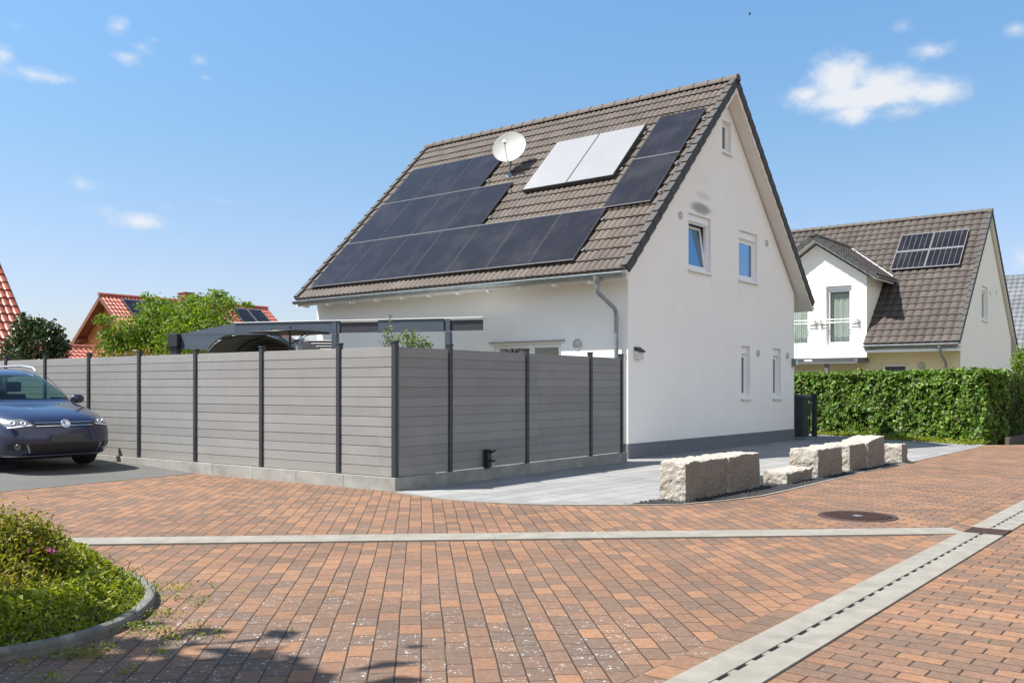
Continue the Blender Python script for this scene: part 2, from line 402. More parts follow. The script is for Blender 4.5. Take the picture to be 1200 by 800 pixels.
def pv_material(name, line, grid, base=(.010, .010, .016), ew=.035):
    """uv runs 0..1 over one module"""
    m, t, b = material(name)
    uv = t.new('ShaderNodeUVMap'); uv.uv_map = 'UVMap'; u, v, _ = t.sep(uv.outputs[0])
    fu = t.m('FRACT', t.m('MULTIPLY', u, grid[0])); fv = t.m('FRACT', t.m('MULTIPLY', v, grid[1]))
    e = t.m('MINIMUM', t.m('MINIMUM', fu, t.m('SUBTRACT', 1.0, fu)), t.m('MINIMUM', fv, t.m('SUBTRACT', 1.0, fv)))
    c = t.mix(t.smooth(e, ew, ew*.35), (*base, 1), (*line, 1))
    n = t.noise(objco(t), 1.4, 4, .6)
    dust = t.mix(t.m('MULTIPLY', t.smooth(n, .42, .75), .045), c, (.30, .27, .25))
    setp(t, b, dust, t.m('ADD', .10, t.m('MULTIPLY', n, .12)), None, None, .20); return m
M_pv = pv_material('black solar cells', (.021, .020, .023), (6, 10), (.0155, .0135, .0155))
M_pvgrid = pv_material('solar cells with pale busbars', (.19, .20, .21), (6, 1), (.012, .011, .014))
M_pvgrid2 = pv_material('solar cells with pale lines', (.22, .23, .25), (1, 1), (.012, .012, .016))

def leaf_material(name, cols, rough=.45, trans=.35, spec=.4):
    m, t, b = material(name); out = t.n['Material Output']
    g = t.new('ShaderNodeNewGeometry'); r = g.outputs['Random Per Island']
    c = t.ramp(r, [(k/(len(cols)-1), q) for k, q in enumerate(cols)])
    c = t.mix(1, c, t.ramp(t.noise(objco(t), 1.6, 3, .6), [(.3, .8), (.7, 1.2)]), 'MULTIPLY')
    setp(t, b, c, rough, None, None, spec)
    tl = t.new('ShaderNodeBsdfTranslucent'); t.put(tl.inputs[0], t.mix(1, c, (1.25, 1.3, .6), 'MULTIPLY'))
    mx = t.new('ShaderNodeMixShader'); mx.inputs[0].default_value = trans
    t.l.new(b.outputs[0], mx.inputs[1]); t.l.new(tl.outputs[0], mx.inputs[2]); t.l.new(mx.outputs[0], out.inputs[0]); return m
M_ivy = leaf_material('ivy leaf', [(.035, .08, .010), (.075, .155, .014), (.165, .28, .024), (.06, .125, .013), (.11, .20, .018), (.10, .085, .03)], .46, .28, .4)
M_lite = leaf_material('fresh green leaf', [(.075, .13, .014), (.13, .20, .02), (.18, .26, .028), (.10, .165, .018)], .5, .45)
M_darkleaf = leaf_material('dark glossy leaf', [(.022, .042, .012), (.035, .06, .016), (.055, .08, .022), (.028, .05, .014)], .35, .18, .5)
M_olive = leaf_material('olive leaf', [(.10, .14, .05), (.15, .19, .07), (.19, .23, .09)], .5, .35)
M_cover = leaf_material('ground cover leaf', [(.07, .10, .012), (.15, .19, .014), (.23, .26, .018), (.30, .31, .024), (.12, .17, .014)], .5, .38)
M_spirea = leaf_material('shrub leaf', [(.12, .15, .016), (.19, .21, .02), (.26, .25, .025), (.22, .14, .035), (.14, .19, .017)], .5, .4)
M_thuja = leaf_material('conifer spray', [(.04, .07, .012), (.06, .10, .016), (.085, .13, .02)], .6, .3)
M_bronze = leaf_material('bronze tipped leaf', [(.20, .12, .045), (.26, .17, .06), (.15, .14, .03)], .5, .4)
M_grass = leaf_material('grass blade', [(.06, .11, .014), (.10, .16, .02), (.14, .19, .028)], .6, .4)
M_bark = simple('bark', (.11, .085, .06), .9, var=.3, scale=20, bump=.01)
M_pink = simple('pink flower', (.55, .12, .35), .7, var=.3, scale=40)

# ------------------------------------------------------------------ foliage helper
def leaf_mesh(name, P, mat, size, parent=None, nrm=None, spread=.8, aspect=.55, fold=.18, updir=.25, tilt=None):
    """P: (N,3) leaf bases; each leaf is a folded diamond of its own"""
    P = np.asarray(P, float); N = len(P)
    d = rng.normal(size=(N, 3)); d /= np.linalg.norm(d, axis=1)[:, None]
    if nrm is not None: nn = np.asarray(nrm, float) + spread*d
    else: nn = d + np.array([0, 0, updir])
    nn /= np.linalg.norm(nn, axis=1)[:, None]
    a = rng.normal(size=(N, 3))
    if tilt is not None: a = a*.6 + np.asarray(tilt, float)
    t = a - nn*np.sum(a*nn, axis=1)[:, None]; t /= np.linalg.norm(t, axis=1)[:, None]
    sd = np.cross(nn, t)
    s = (size*rng.uniform(.6, 1.35, N))[:, None]
    w_ = s*aspect*.5
    base = P - t*s*.5; tip = P + t*s*.5 - nn*s*fold*.6
    l = P + sd*w_ + nn*s*fold*.5 - t*s*.06; r = P - sd*w_ + nn*s*fold*.5 - t*s*.06
    V = np.stack([base, l, tip, r], axis=1).reshape(-1, 3)
    me = bpy.data.meshes.new(name)
    me.vertices.add(4*N); me.vertices.foreach_set('co', V.ravel())
    idx = np.arange(N)*4
    F = np.stack([idx, idx+2, idx+1, idx, idx+3, idx+2], axis=1).reshape(-1)
    me.loops.add(6*N); me.loops.foreach_set('vertex_index', F)
    me.polygons.add(2*N); me.polygons.foreach_set('loop_start', np.arange(2*N)*3); me.polygons.foreach_set('loop_total', np.full(2*N, 3))
    me.update(calc_edges=True); me.validate()
    me.materials.append(mat)
    o = bpy.data.objects.new(name, me); COL.objects.link(o)
    if parent: o.parent = parent
    return o
def blob_points(blobs, n, shell=.55):
    """random points in a set of ellipsoids (cx,cy,cz,rx,ry,rz), denser towards the skin"""
    vol = np.array([b[3]*b[4]+b[4]*b[5]+b[3]*b[5] for b in blobs]); pick = rng.choice(len(blobs), n, p=vol/vol.sum())
    B = np.array(blobs)[pick]
    d = rng.normal(size=(n, 3)); d /= np.linalg.norm(d, axis=1)[:, None]
    r = shell + (1-shell)*rng.random(n)**.6
    r *= 1 + .16*rng.normal(size=n)
    return B[:, :3] + d*r[:, None]*B[:, 3:], d

# ================================================================== GROUND
ter = simple('rough grass ground', (.105, .095, .055), .95, var=.3, scale=.6, bump=.02, bscale=8)
g = MB(); g.face([(-900, -300, -.06), (900, -300, -.06), (900, 1500, -.06), (-900, 1500, -.06)]); struct(g.build('ground', ter))

FC = gp(463, 576); fL = Vector((-.805, .593, 0)).normalized(); fR = Vector((.598, .8015, 0)).normalized()
HEDGE = Vector((11.6, 22.6, 0)); hL = Vector((-.422, .907, 0)).normalized(); hR = Vector((hL.y, -hL.x, 0))
edge_px = [(466, 577.5), (505, 583.2), (547, 587.6), (600, 590.6), (660, 592.2), (735, 592.2), (800, 591.2), (850, 587.0), (893, 581.2), (922, 575), (951, 568), (1011, 553.4), (1062, 542.8), (1100, 534.4), (1140, 525.6)]
edge = [gp(*p) for p in edge_px]
A_ = gp(240, 553.5); AB = Vector((-.535, -.845, 0)).normalized()
brick_poly = [A_, A_+AB*17, (-14.5, -9, 0), (24, -9, 0), (24, 22, 0), (HEDGE.x, HEDGE.y, 0)] + list(reversed(edge)) + [FC+fL*.02]
poly_sheet('brick_plaza', [(p[0], p[1]) for p in brick_poly], M_brick, z=0.0)

SL0 = Vector((.759, 4.407, 0)); nR = Vector((dR.y, -dR.x, 0)); SW = .365
# lane pavers right of the drain
poly_sheet('brick_lane', [tuple(q)[:2] for q in (SL0+nR*SW-dR*14, SL0+nR*12-dR*14, SL0+nR*12+dR*24, SL0+nR*SW+dR*24)], M_brick_b, z=.004)
# pavers of the lane pattern beyond the cross gutter
s0 = gp(960, 622); s1 = gp(905, 578)
ST0 = gp(60, 636); ST1 = gp(1128, 623); dS = (ST1-ST0).normalized(); nS = Vector((-dS.y, dS.x, 0))
up_poly = [gp(925, 619.3), ST1 + nS*.18 - dS*.1, SL0+dR*24, HEDGE+Vector((.2, -.1, 0))] + [e+Vector((.0, -.02, 0)) for e in reversed(edge[9:])]
up_poly = [(p.x, p.y) for p in up_poly]
poly_sheet('brick_lane_head', up_poly, M_brick_b, z=.004)
# one soldier row beside the drain
poly_sheet('brick_border', [tuple(q)[:2] for q in (SL0-nR*.16-dR*10, SL0-nR*.002-dR*10, SL0-nR*.002+dR*5.75, SL0-nR*.16+dR*5.6)], M_brick_c, z=.0085)
# asphalt drive: rises gently, then level
nD = Vector((-AB.y, AB.x, 0)); nD = nD if nD.x < 0 else -nD
def drive(p, z): return (p.x, p.y, z)
m = MB()
q0 = A_+AB*17; m.face([drive(A_-AB*.05+fL*0, .004), drive(A_-AB*.05+nD*2.6, .104), drive(q0+nD*2.6, .104), drive(q0, .004)])
m.face([drive(A_-AB*.05+nD*2.6, .104), drive(A_+nD*16-AB*2, .104), drive(q0+nD*16, .104), drive(q0+nD*2.6, .104)])
m.face([drive(A_-AB*.05, .004), drive(FC+fL*4.1-fR*0, .003), drive(FC+fL*12, .104), drive(A_-AB*.05+nD*2.6, .104)])
m.face([drive(A_-AB*.05+nD*2.6, .104), drive(FC+fL*12, .104), drive(FC+fL*19, .104), drive(A_+nD*16-AB*2, .104)])
for k in range(len(m.f)):
    pass
struct(m.build('asphalt_driveway', M_asph))
# paved forecourt
P0 = gp(736, 538); P0.z = 0
def hw(x, y, z=0): return P0 + dR*x + dL*y + Vector((0, 0, z))
fc_poly = [FC+fL*.03+Vector((0, .0, 0))] + edge + [HEDGE-fL*0+dL*.0, HEDGE+hL*7.4, hw(12, 4), hw(8.5, 4), hw(8.5, .05), hw(.05, .05), FC+fR*6.3+fL*.1]
poly_sheet('paved_forecourt', [(p.x, p.y) for p in fc_poly], M_slab, z=.006)
# narrow flush edging between slabs and clay pavers
m = MB(); ew = .045
for i in range(len(edge)-1):
    a, b = edge[i], edge[i+1]; d = (b-a).normalized(); n = Vector((-d.y, d.x, 0))
    m.box((0, -ew/2, -.05), ((b-a).length, ew/2, .0135), 0, Matrix.Translation(a) @ Matrix.Rotation(math.atan2(d.y, d.x), 4, 'Z'))
struct(m.build('edging_strip', M_conc))
# gravel bed below the boulders
gv = [(738, 591.0), (800, 590.2), (850, 586.0), (893, 580.3), (922, 574.2), (951, 567.3), (1011, 552.8), (1064, 541.6), (1068, 540.2), (1030, 541), (990, 541), (960, 545), (920, 551), (880, 562), (840, 574), (790, 583.5)]
gpoly = [gp(*p) for p in gv]
M_gravelbase = simple('dark lava grit', (.022, .022, .024), .95, var=.4, scale=60, bump=.02, bscale=90)
poly_sheet('gravel_bed', [(p.x, p.y) for p in gpoly], M_gravelbase, z=.012)

# cross gutter
m = MB(); wS = .185
def ribbon(mb, a, d, n, L, prof, step=1.0):
    k = int(math.ceil(L/step))
    for i in range(k):
        step_e = min((i+1)*step, L)
        for (o0, z0), (o1, z1) in zip(prof[:-1], prof[1:]):
            p = a+d*(i*step+.001); q = a+d*(step_e-.001)
            mb.face([p+n*o0+Vector((0, 0, z0)), q+n*o0+Vector((0, 0, z0)), q+n*o1+Vector((0, 0, z1)), p+n*o1+Vector((0, 0, z1))])
ribbon(m, ST0-dS*8.0, dS, nS, (ST1-ST0).length+8.0-.02, [(-wS, -.01), (-wS, .017), (-.02, .011), (-.004, .006), (.004, .006), (.02, .011), (wS, .017), (wS, -.01)], 1.0)
struct(m.build('concrete_gutter', M_conc))
# slot drain: two concrete bands with slots between
m = MB(); tj = (ST1-SL0).dot(dR)
Mx = Matrix.Translation(SL0) @ Matrix.Rotation(math.atan2(dR.y, dR.x), 4, 'Z')   # local x along drain, y = -nR
def band(y0, y1, x0, x1):
    x = x0
    while x < x1-.01:
        xe = min(x+1.0, x1); m.box((x+.002, -y1, -.05), (xe-.002, -y0, .0165), 0, Mx); x = xe
GA, GB = tj-.10, tj+.30
for xa, xb in ((-8.0, GA), (GB, 20.0)):
    band(0, .168, xa, xb); band(.198, SW, xa, xb)
    x = xa+.05
    while x < xb:
        m.box((x, -.198, -.05), (x+.075, -.168, .0125), 0, Mx); x += .205
struct(m.build('slot_drain', M_conc))
m = MB(); m.box((-8, -.197, -.04), (20, -.169, .0045), 0, Mx); struct(m.build('slot_dark_strip', M_black))  # black strip painted in for the darkness inside the slots
# iron grate over the drain junction
m = MB()
m.box((GA+.004, -SW, -.04), (GB-.004, -.02, .006), 1, Mx)
for k in range(9):
    x = GA+.015+k*.0415; m.box((x, -SW+.005, .006), (x+.026, -.025, .019), 0, Mx)
m.box((GA+.004, -SW, .004), (GB-.004, -SW+.02, .0215), 0, Mx); m.box((GA+.004, -.04, .004), (GB-.004, -.02, .0215), 0, Mx)
gr = m.build('drain_grate', [M_rust, M_black]); tag(gr, 'rusty iron grate where the pale gutter meets the slotted drain', 'drain grate')
# manhole cover
mc = gp(1005, 605.5)
mh = thing('manhole_cover', mc, .3, 'round rusty brown manhole cover set in the brick paving', 'manhole cover')
m = MB(); m.lathe([(0, .010), (.41, .010), (.41, -.02)], 48); m.lathe([(.355, .0105), (.36, .016), (.405, .016), (.41, .010)], 48)
m.build('frame', M_rust, mh)
m = MB()
for i in range(-8, 9):
    for j in range(-8, 9):
        x, y = i*.042, j*.042
        if .07 < math.hypot(x, y) < .33: m.box((x-.013, y-.013, .008), (x+.013, y+.013, .0185))
m.lathe([(.055, .010), (.057, .019), (.068, .019), (.07, .010)], 24)
m.build('lid', M_rust, mh)
m = MB(); m.lathe([(0, .0175), (.05, .0165), (.054, .010)], 24); m.build('centre_cap', simple('blue grey cap', (.16, .22, .30), .5), mh)

# ================================================================== roofs
def tiles(name, mat, O, T, U, width, slen, parent, roll=.15, course=.34, amp=.028, res=6, step=.036, jitter=.004):
    """tiled roof plane: T along the eave, U up the slope (unit vectors, local to the parent)"""
    O = Vector(O); T = Vector(T); U = Vector(U); N = T.cross(U).normalized()
    if N.z < 0: N = -N
    nr = max(1, int(round(width/roll))); rl = width/nr; nc = nr*res
    prof = [amp*abs(math.sin(math.pi*i/res))**.75 for i in range(nc+1)]
    ncs = int(math.ceil(slen/course))
    vs = []; fs = []; uvs = []
    for k in range(ncs):
        sa = k*course; sb = min((k+1)*course+.02, slen)
        b0 = len(vs)
        lift = [random.uniform(-jitter, jitter) for _ in range(nr//2+2)]
        for (s_, dz_) in ((sa, -.0), (sa, step), (sb, .006)):
            for i in range(nc+1):
                tt = i*rl/res; hh = prof[i]+dz_+lift[(i//res)//2]
                if dz_ == 0: hh = prof[i]-.012
                vs.append(O+T*tt+U*s_+N*hh)
        W1 = nc+1
        for r_ in range(2):
            for i in range(nc):
                fs.append((b0+r_*W1+i, b0+r_*W1+i+1, b0+(r_+1)*W1+i+1, b0+(r_+1)*W1+i))
                u0, u1 = (i+.01)/(2*res), (i+.99)/(2*res); v0, v1 = (k+.02, k+.05) if r_ == 0 else (k+.05, k+.98)
                uvs.append(((u0, v0), (u1, v0), (u1, v1), (u0, v1)))
    me = bpy.data.meshes.new(name); me.from_pydata(vs, [], fs); me.materials.append(mat)
    ul = me.uv_layers.new(name='UVMap'); ul.data.foreach_set('uv', np.array(uvs, float).ravel())
    me.update(); o = bpy.data.objects.new(name, me); COL.objects.link(o); o.parent = parent
    return o
def ridge_caps(name, mat, A, B, parent, r=.115, seg_len=.36):
    A = Vector(A); B = Vector(B); d = (B-A); L = d.length; d.normalize(); sd = d.cross(Vector((0, 0, 1))).normalized(); up = sd.cross(d)
    m = MB(); n = max(1, int(L/seg_len)); sl = L/n
    for k in range(n):
        pts = []
        for (o_, rr) in ((-.02, r*1.08), (sl*.5, r*1.0), (sl+.0, r*.94)):
            ring = []
            for i in range(9):
                a = math.pi*(i/8)*1.1-.05*math.pi
                ring.append(A+d*(k*sl+o_)+sd*math.cos(a)*rr+up*(math.sin(a)*rr-.035+random.uniform(-.002, .002)))
            pts += ring
        fs = [(j*9+i, j*9+i+1, (j+1)*9+i+1, (j+1)*9+i) for j in range(2) for i in range(8)]
        m.raw(pts, fs, 0, True); m.raw(pts[:9], [tuple(range(9))])
    return m.build(name, mat, parent)
def verge_tiles(name, mat, A, U, out, slen, parent, course=.34, depth=.12, th=.028):
    """stepped verge tiles along the slope edge; 'out' points away from the roof"""
    A = Vector(A); U = Vector(U); out = Vector(out); N = U.cross(out).normalized(); N = N if N.z > 0 else -N
    m = MB(); n = int(math.ceil(slen/course))
    for k in range(n):
        sa = k*course-.015; sb = min((k+1)*course+.02, slen+.02)
        for w0, w1, h0, h1 in ((0, th, -depth, .052), (-.11, th, .038, .066)):
            p = lambda s_, o_, h_, lf: A+U*s_+out*o_+N*(h_+lf)
            v = [p(sa, w0, h0, .03), p(sa, w1, h0, .03), p(sb, w1, h0, .0), p(sb, w0, h0, .0), p(sa, w0, h1, .03), p(sa, w1, h1, .03), p(sb, w1, h1, .0), p(sb, w0, h1, .0)]
            m.raw(v, [(0, 3, 2, 1), (4, 5, 6, 7), (0, 1, 5, 4), (1, 2, 6, 5), (2, 3, 7, 6), (3, 0, 4, 7)])
    return m.build(name, mat, parent)
def wall_with_holes(mb, outer, holes, to3, inward, depth, mi=0):
    """flat wall (2-D outline) with rectangular openings and their reveals"""
    loops = [[Vector((a, b, 0)) for a, b in outer]] + [[Vector((x0, z0, 0)), Vector((x0, z1, 0)), Vector((x1, z1, 0)), Vector((x1, z0, 0))] for x0, x1, z0, z1 in holes]
    flat = [p for l in loops for p in l]
    tri = tessellate_polygon(loops)
    mb.raw([to3(p.x, p.y) for p in flat], [tuple(t) for t in tri], mi)
    for l in loops[1:]:
        for i in range(4):
            a, b = l[i], l[(i+1) % 4]
            A3, B3 = to3(a.x, a.y), to3(b.x, b.y); mb.face([A3, B3, B3+inward*depth, A3+inward*depth], mi)
def rect_frame(mb, x0, x1, z0, z1, wd, y0, y1, to3, mi=0):
    """to3(x, depth, z) -> local point; four bars mitred as butt joints"""
    def bx(a, b, c, d):
        p = [to3(a, y0, c), to3(b, y0, c), to3(b, y1, c), to3(a, y1, c), to3(a, y0, d), to3(b, y0, d), to3(b, y1, d), to3(a, y1, d)]
        mb.raw(p, [(0, 3, 2, 1), (4, 5, 6, 7), (0, 1, 5, 4), (1, 2, 6, 5), (2, 3, 7, 6), (3, 0, 4, 7)], mi)
    bx(x0, x0+wd, z0, z1); bx(x1-wd, x1, z0, z1); bx(x0+wd, x1-wd, z0, z0+wd); bx(x0+wd, x1-wd, z1-wd, z1)
def obox(mb, to3, lo, hi, mi=0):
    a, y0, c = lo; b, y1, d = hi
    p = [to3(a, y0, c), to3(b, y0, c), to3(b, y1, c), to3(a, y1, c), to3(a, y0, d), to3(b, y0, d), to3(b, y1, d), to3(a, y1, d)]
    mb.raw(p, [(0, 3, 2, 1), (4, 5, 6, 7), (0, 1, 5, 4), (1, 2, 6, 5), (2, 3, 7, 6), (3, 0, 4, 7)], mi)
def window(parent, to3, x0, x1, z0, z1, box=.0, sill=True, tilt=0.0, curtain=None, mullion=None, y_in=.10, name='window', sillw=.06, fw=.055, glassmat=None):
    """frame as the part; sash, pane, sill, shutter box as its sub-parts. to3(x, depth, z)"""
    zt = z1-box
    m = MB(); rect_frame(m, x0, x1, z0, zt, fw, y_in, y_in+.07, to3)
    if mullion is not None: obox(m, to3, (mullion-.05, y_in-.004, z0+fw), (mullion+.05, y_in+.066, zt-fw))
    win = m.build(name, M_white, parent, .004)
    spans = [(x0+fw, x1-fw)] if mullion is None else [(x0+fw, mullion-.05), (mullion+.05, x1-fw)]
    for a, b in spans:
        c0, c1 = z0+fw, zt-fw
        def tl(x, y, z):
            if tilt:
                s_, c_ = math.sin(tilt), math.cos(tilt); yy = (y-y_in); zz = z-c0
                return to3(x, y_in+yy*c_+zz*s_, c0+zz*c_-yy*s_)
            return to3(x, y, z)
        m = MB(); rect_frame(m, a+.004, b-.004, c0+.004, c1-.004, .06, y_in+.012, y_in+.06, tl); m.build('sash', M_white, win, .004)
        m = MB(); obox(m, tl, (a+.055, y_in+.03, c0+.055), (b-.055, y_in+.038, c1-.055)); m.build('pane', glassmat or M_glass, win)
        if curtain:
            m = MB(); n = 40; y = y_in+.16
            pv = []
            for i in range(n+1):
                xx = a+.01+(b-a-.02)*i/n; yy = y+.022*math.sin(i*1.7)+.012*math.sin(i*.6)
                pv += [to3(xx, yy, c0), to3(xx, yy, c1)]
            m.raw(pv, [(2*i, 2*i+2, 2*i+3, 2*i+1) for i in range(n)], 0, True); m.build('curtain', curtain, win)
    if box:
        m = MB(); obox(m, to3, (x0+.002, y_in-.03, zt+.002), (x1-.002, y_in+.12, z1-.002)); obox(m, to3, (x0+.03, y_in-.034, zt-.02), (x1-.03, y_in-.012, zt+.03)); m.build('shutter_box', M_white, win, .004)
    if sill:
        m = MB(); obox(m, to3, (x0-.03, -sillw, z0-.045), (x1+.03, y_in, z0-.012)); obox(m, to3, (x0-.03, -sillw-.002, z0-.06), (x1+.03, -sillw+.01, z0-.013))
        m.build('sill', M_sill, win, .003)
    return win
def gutter(parent, A, B, r=.068, name='gutter'):
    A = Vector(A); B = Vector(B); d = (B-A).normalized(); sd = d.cross(Vector((0, 0, 1))).normalized()
    m = MB(); n = 10; ring = []
    for P in (A, B):
        for rr in (r, r-.006):
            for i in range(n+1):
                a = math.pi+math.pi*i/n; ring.append(P+sd*math.cos(a)*rr+Vector((0, 0, math.sin(a)*rr)))
    k = n+1; fs = []
    for i in range(n):
        fs.append((i, i+1, 2*k+i+1, 2*k+i)); fs.append((k+i, 3*k+i, 3*k+i+1, k+i+1))
    m.raw(ring, fs, 0, True)
    for base in (0, 2*k): m.raw(ring[base:base+k], [tuple(range(k))])
    for s_ in (1, -1): m.tube([A+sd*s_*r+Vector((0, 0, .004)), B+sd*s_*r+Vector((0, 0, .004))], .009, 6)
    return m.build(name, M_zinc, parent)

# ================================================================== MAIN HOUSE
HW, HL = 8.47, 9.32; ZR = 8.44; CC = ZR-HW/2         # roof plane: z = x + CC
house = thing('white_house', P0, HOUSE_ROT, 'large white gabled house with brown tiled roof, dark solar panels and a slate grey plinth', 'house')
UP = Vector((1, 0, 1)).normalized(); UQ = Vector((-1, 0, 1)).normalized()
e_ = .55
gable_holes = [(2.50, 3.56, 3.98, 5.19), (5.04, 6.10, 3.99, 5.16), (4.15, 4.62, 6.86, 7.58), (5.18, 5.68, 1.16, 2.40), (7.07, 7.59, 1.15, 2.40)]
top = lambda x: (x if x < HW/2 else HW-x)+CC-.30
m = MB()
V3 = Vector
wall_with_holes(m, [(0, 0), (HW, 0), (HW, top(HW)), (HW/2, top(HW/2)), (0, top(0))], gable_holes, lambda x, z: V3((x, 0, z)), V3((0, 1, 0)), .2)
wall_with_holes(m, [(0, 0), (HL, 0), (HL, top(0)), (0, top(0))], [(1.60, 3.42, .2, 2.36)], lambda y, z: V3((0, y, z)), V3((1, 0, 0)), .2)
m.face([(HW, 0, 0), (HW, HL, 0), (HW, HL, top(HW)), (HW, 0, top(HW))])
m.face([(0, HL, 0), (HW, HL, 0), (HW, HL, top(HW)), (HW/2, HL, top(HW/2)), (0, HL, top(0))])
m.build('wall', M_wall, house)
m = MB(); m.box((-.012, -.012, -.05), (HW+.012, .02, .30)); m.box((-.0125, .021, -.05), (.02, HL+.012, .299)); m.build('plinth', M_plinthpaint, house)
m = MB(); m.box((.25, .25, 2.75), (HW-.25, HL-.25, 2.9)); m.build('upper_floor', M_boards, house)
# roof: deck (white boarded soffit) + tiles
m = MB()
g0, g1 = -.31, HL+.14
for sgn in (0, 1):
    fx = (lambda x: x) if sgn == 0 else (lambda x: HW-x)
    a = [V3((fx(-e_), g0, -e_+CC-.035)), V3((fx(HW/2), g0, ZR-.035)), V3((fx(HW/2), g1, ZR-.035)), V3((fx(-e_), g1, -e_+CC-.035))]
    b = [p+V3((0, 0, -.24)) for p in a]; b[0].z += .07; b[3].z += .07
    m.raw(a+b, [(0, 1, 2, 3), (7, 6, 5, 4), (0, 4, 5, 1), (2, 6, 7, 3), (0, 3, 7, 4)])
m.build('roof_deck', M_boards, house)
SLEN = (HW/2+e_)*math.sqrt(2)
tiles('roof', M_tile, (-e_-.03, g0, -e_+CC-.03), (0, 1, 0), UP, g1-g0, SLEN, house)
tiles('rear_roof', M_tile, (HW+e_+.03, g0, -e_+CC-.03), (0, 1, 0), UQ, g1-g0, SLEN, house, res=4)
ridge_caps('ridge', M_tile, (HW/2, g0-.03, ZR+.045), (HW/2, g1+.03, ZR+.045), house)
for nm, A, U_, o_ in (('verge', (-e_, g0, -e_+CC), UP, (0, -1, 0)), ('verge', (-e_, g1, -e_+CC), UP, (0, 1, 0)), ('verge', (HW+e_, g0, -e_+CC), UQ, (0, -1, 0))):
    verge_tiles(nm, M_tileverge, A, U_, o_, SLEN, house)
gutter(house, (-e_-.085, g0+.02, -e_+CC-.09), (-e_-.085, g1-.02, -e_+CC-.09)); gutter(house, (HW+e_+.085, g1-.02, -e_+CC-.09), (HW+e_+.085, g0+.02, -e_+CC-.09))
for k in range(11):
    m = MB(); y = .5+k*.86; m.box((-e_-.02, y, -e_+CC-.235), (-e_+.13, y+.075, -e_+CC-.17))
    m.build('rafter_tail', M_white, house, .004)
# downpipe
m = MB()
xg, zg = -e_-.085, -e_+CC-.10
m.lathe([(.085, .02), (.075, -.06), (.045, -.13)], 14, Matrix.Translation((xg, .30, zg-.04)))
m.tube([(xg, .30, zg-.14), (xg, .30, zg-.26), (xg+.02, .295, zg-.33), (xg+.44, .20, zg-.60), (xg+.50, .19, zg-.68), (xg+.51, .19, zg-.8), (xg+.51, .19, .1)], .042, 14)
m.tube([(xg+.51, .19, zg-.80), (xg+.51, .19, zg-.86)], .048, 14); m.tube([(xg+.51, .19, zg-1.22), (xg+.51, .19, zg-1.3)], .048, 14)
m.build('downpipe', M_zinc, house)
# gable windows
tg = lambda x, d, z: V3((x, d, z))
def tgable(x, d, z): return V3((x, d, z))
window(house, tgable, *gable_holes[0], box=.13, tilt=R(7.5), y_in=.085, glassmat=M_glassblue)
window(house, tgable, *gable_holes[1], box=.16, y_in=.085, glassmat=M_glassblue)
window(house, tgable, *gable_holes[2], y_in=.085, fw=.045)
window(house, tgable, *gable_holes[3], box=.16, y_in=.10, fw=.045)
window(house, tgable, *gable_holes[4], box=.16, y_in=.10, fw=.045)
def tfac(y, d, z): return V3((d, y, z))
window(house, tfac, 1.60, 3.42, .2, 2.36, sill=False, mullion=2.46, curtain=simple('grey net curtain', (.035, .042, .055), .8), name='patio_door', y_in=.06)
m = MB(); m.box((-.06, 1.5, 2.372), (-.002, 3.52, 2.385)); m.build('drip_strip', M_zinc, house)
# vents, wall lamps
def vent(x=None, z=0, y=None, r=.085):
    m = MB(); prof = [(0, .028), (r*.62, .026), (r*.66, .012), (r*.8, .012), (r*.82, .03), (r, .02), (r, -.002)]
    M = Matrix.Translation((x, 0, z)) @ Matrix.Rotation(R(90), 4, 'X') if y is None else Matrix.Translation((0, y, z)) @ Matrix.Rotation(R(-90), 4, 'Y')
    m.lathe(prof, 22, M); return m.build('wall_vent', simple('grey vent', (.5, .5, .48), .5), house)
vent(2.12, 5.07); vent(6.645, 5.03); vent(6.12, 2.25); vent(7.99, 2.24); vent(y=1.19, z=2.285, r=.11)
m = MB(); m.box((.23, -.09, 1.96), (.45, -.002, 2.12)); m.slab([(.215, -.12, 2.10), (.465, -.12, 2.10), (.465, -.003, 2.185), (.215, -.003, 2.185)], (0, 0, .018), 1)
m.build('wall_lamp', [simple('lamp housing', (.6, .6, .56), .4), M_black], house, .004)
m = MB(); m.box((8.29, -.10, 1.97), (8.44, -.002, 2.17)); m.box((8.31, -.13, 2.0), (8.42, -.10, 2.12), 1); m.build('wall_lamp', [simple('grey lamp', (.16, .17, .18), .4), simple('lamp glass', (.6, .62, .64), .3)], house, .006)
# solar panels
NUP = V3((-1, 0, 1)).normalized()
def roofp(x, y, lift): return V3((x, y, x+CC)) + NUP*lift
def solar_panel(x0, x1, y0, y1, parent=house, lift=.12, mats=None, th=.04, name='solar_panel', rp=roofp, nup=None, glare=None, cells=1):
    mats = mats or [M_pv, M_darkframe]
    nup = nup or NUP; m = MB()
    a = [rp(x0, y0, lift), rp(x1, y0, lift), rp(x1, y1, lift), rp(x0, y1, lift)]
    b = [p-nup*th for p in a]
    m.raw(a+b, [(7, 6, 5, 4), (0, 4, 5, 1), (1, 5, 6, 2), (2, 6, 7, 3), (3, 7, 4, 0), (0, 1, 2, 3)], 1)
    i_ = .014; t_ = .0025; ii = i_/math.sqrt(2)
    c = [rp(x0+ii, y0+i_, lift+t_), rp(x1-ii, y0+i_, lift+t_), rp(x1-ii, y1-i_, lift+t_), rp(x0+ii, y1-i_, lift+t_)]
    m.face([c[0], c[3], c[2], c[1]], 0, False, [(0, 0), (1, 0), (1, 1), (0, 1)])
    o = m.build(name, mats, parent)
    return o
M_darkframe = simple('black anodised frame', (.045, .045, .05), .4, metal=.3)
M_aludull = simple('dull rail', (.22, .22, .23), .5, metal=.2)
M_alu = simple('aluminium frame', (.55, .56, .57), .35, metal=.8)
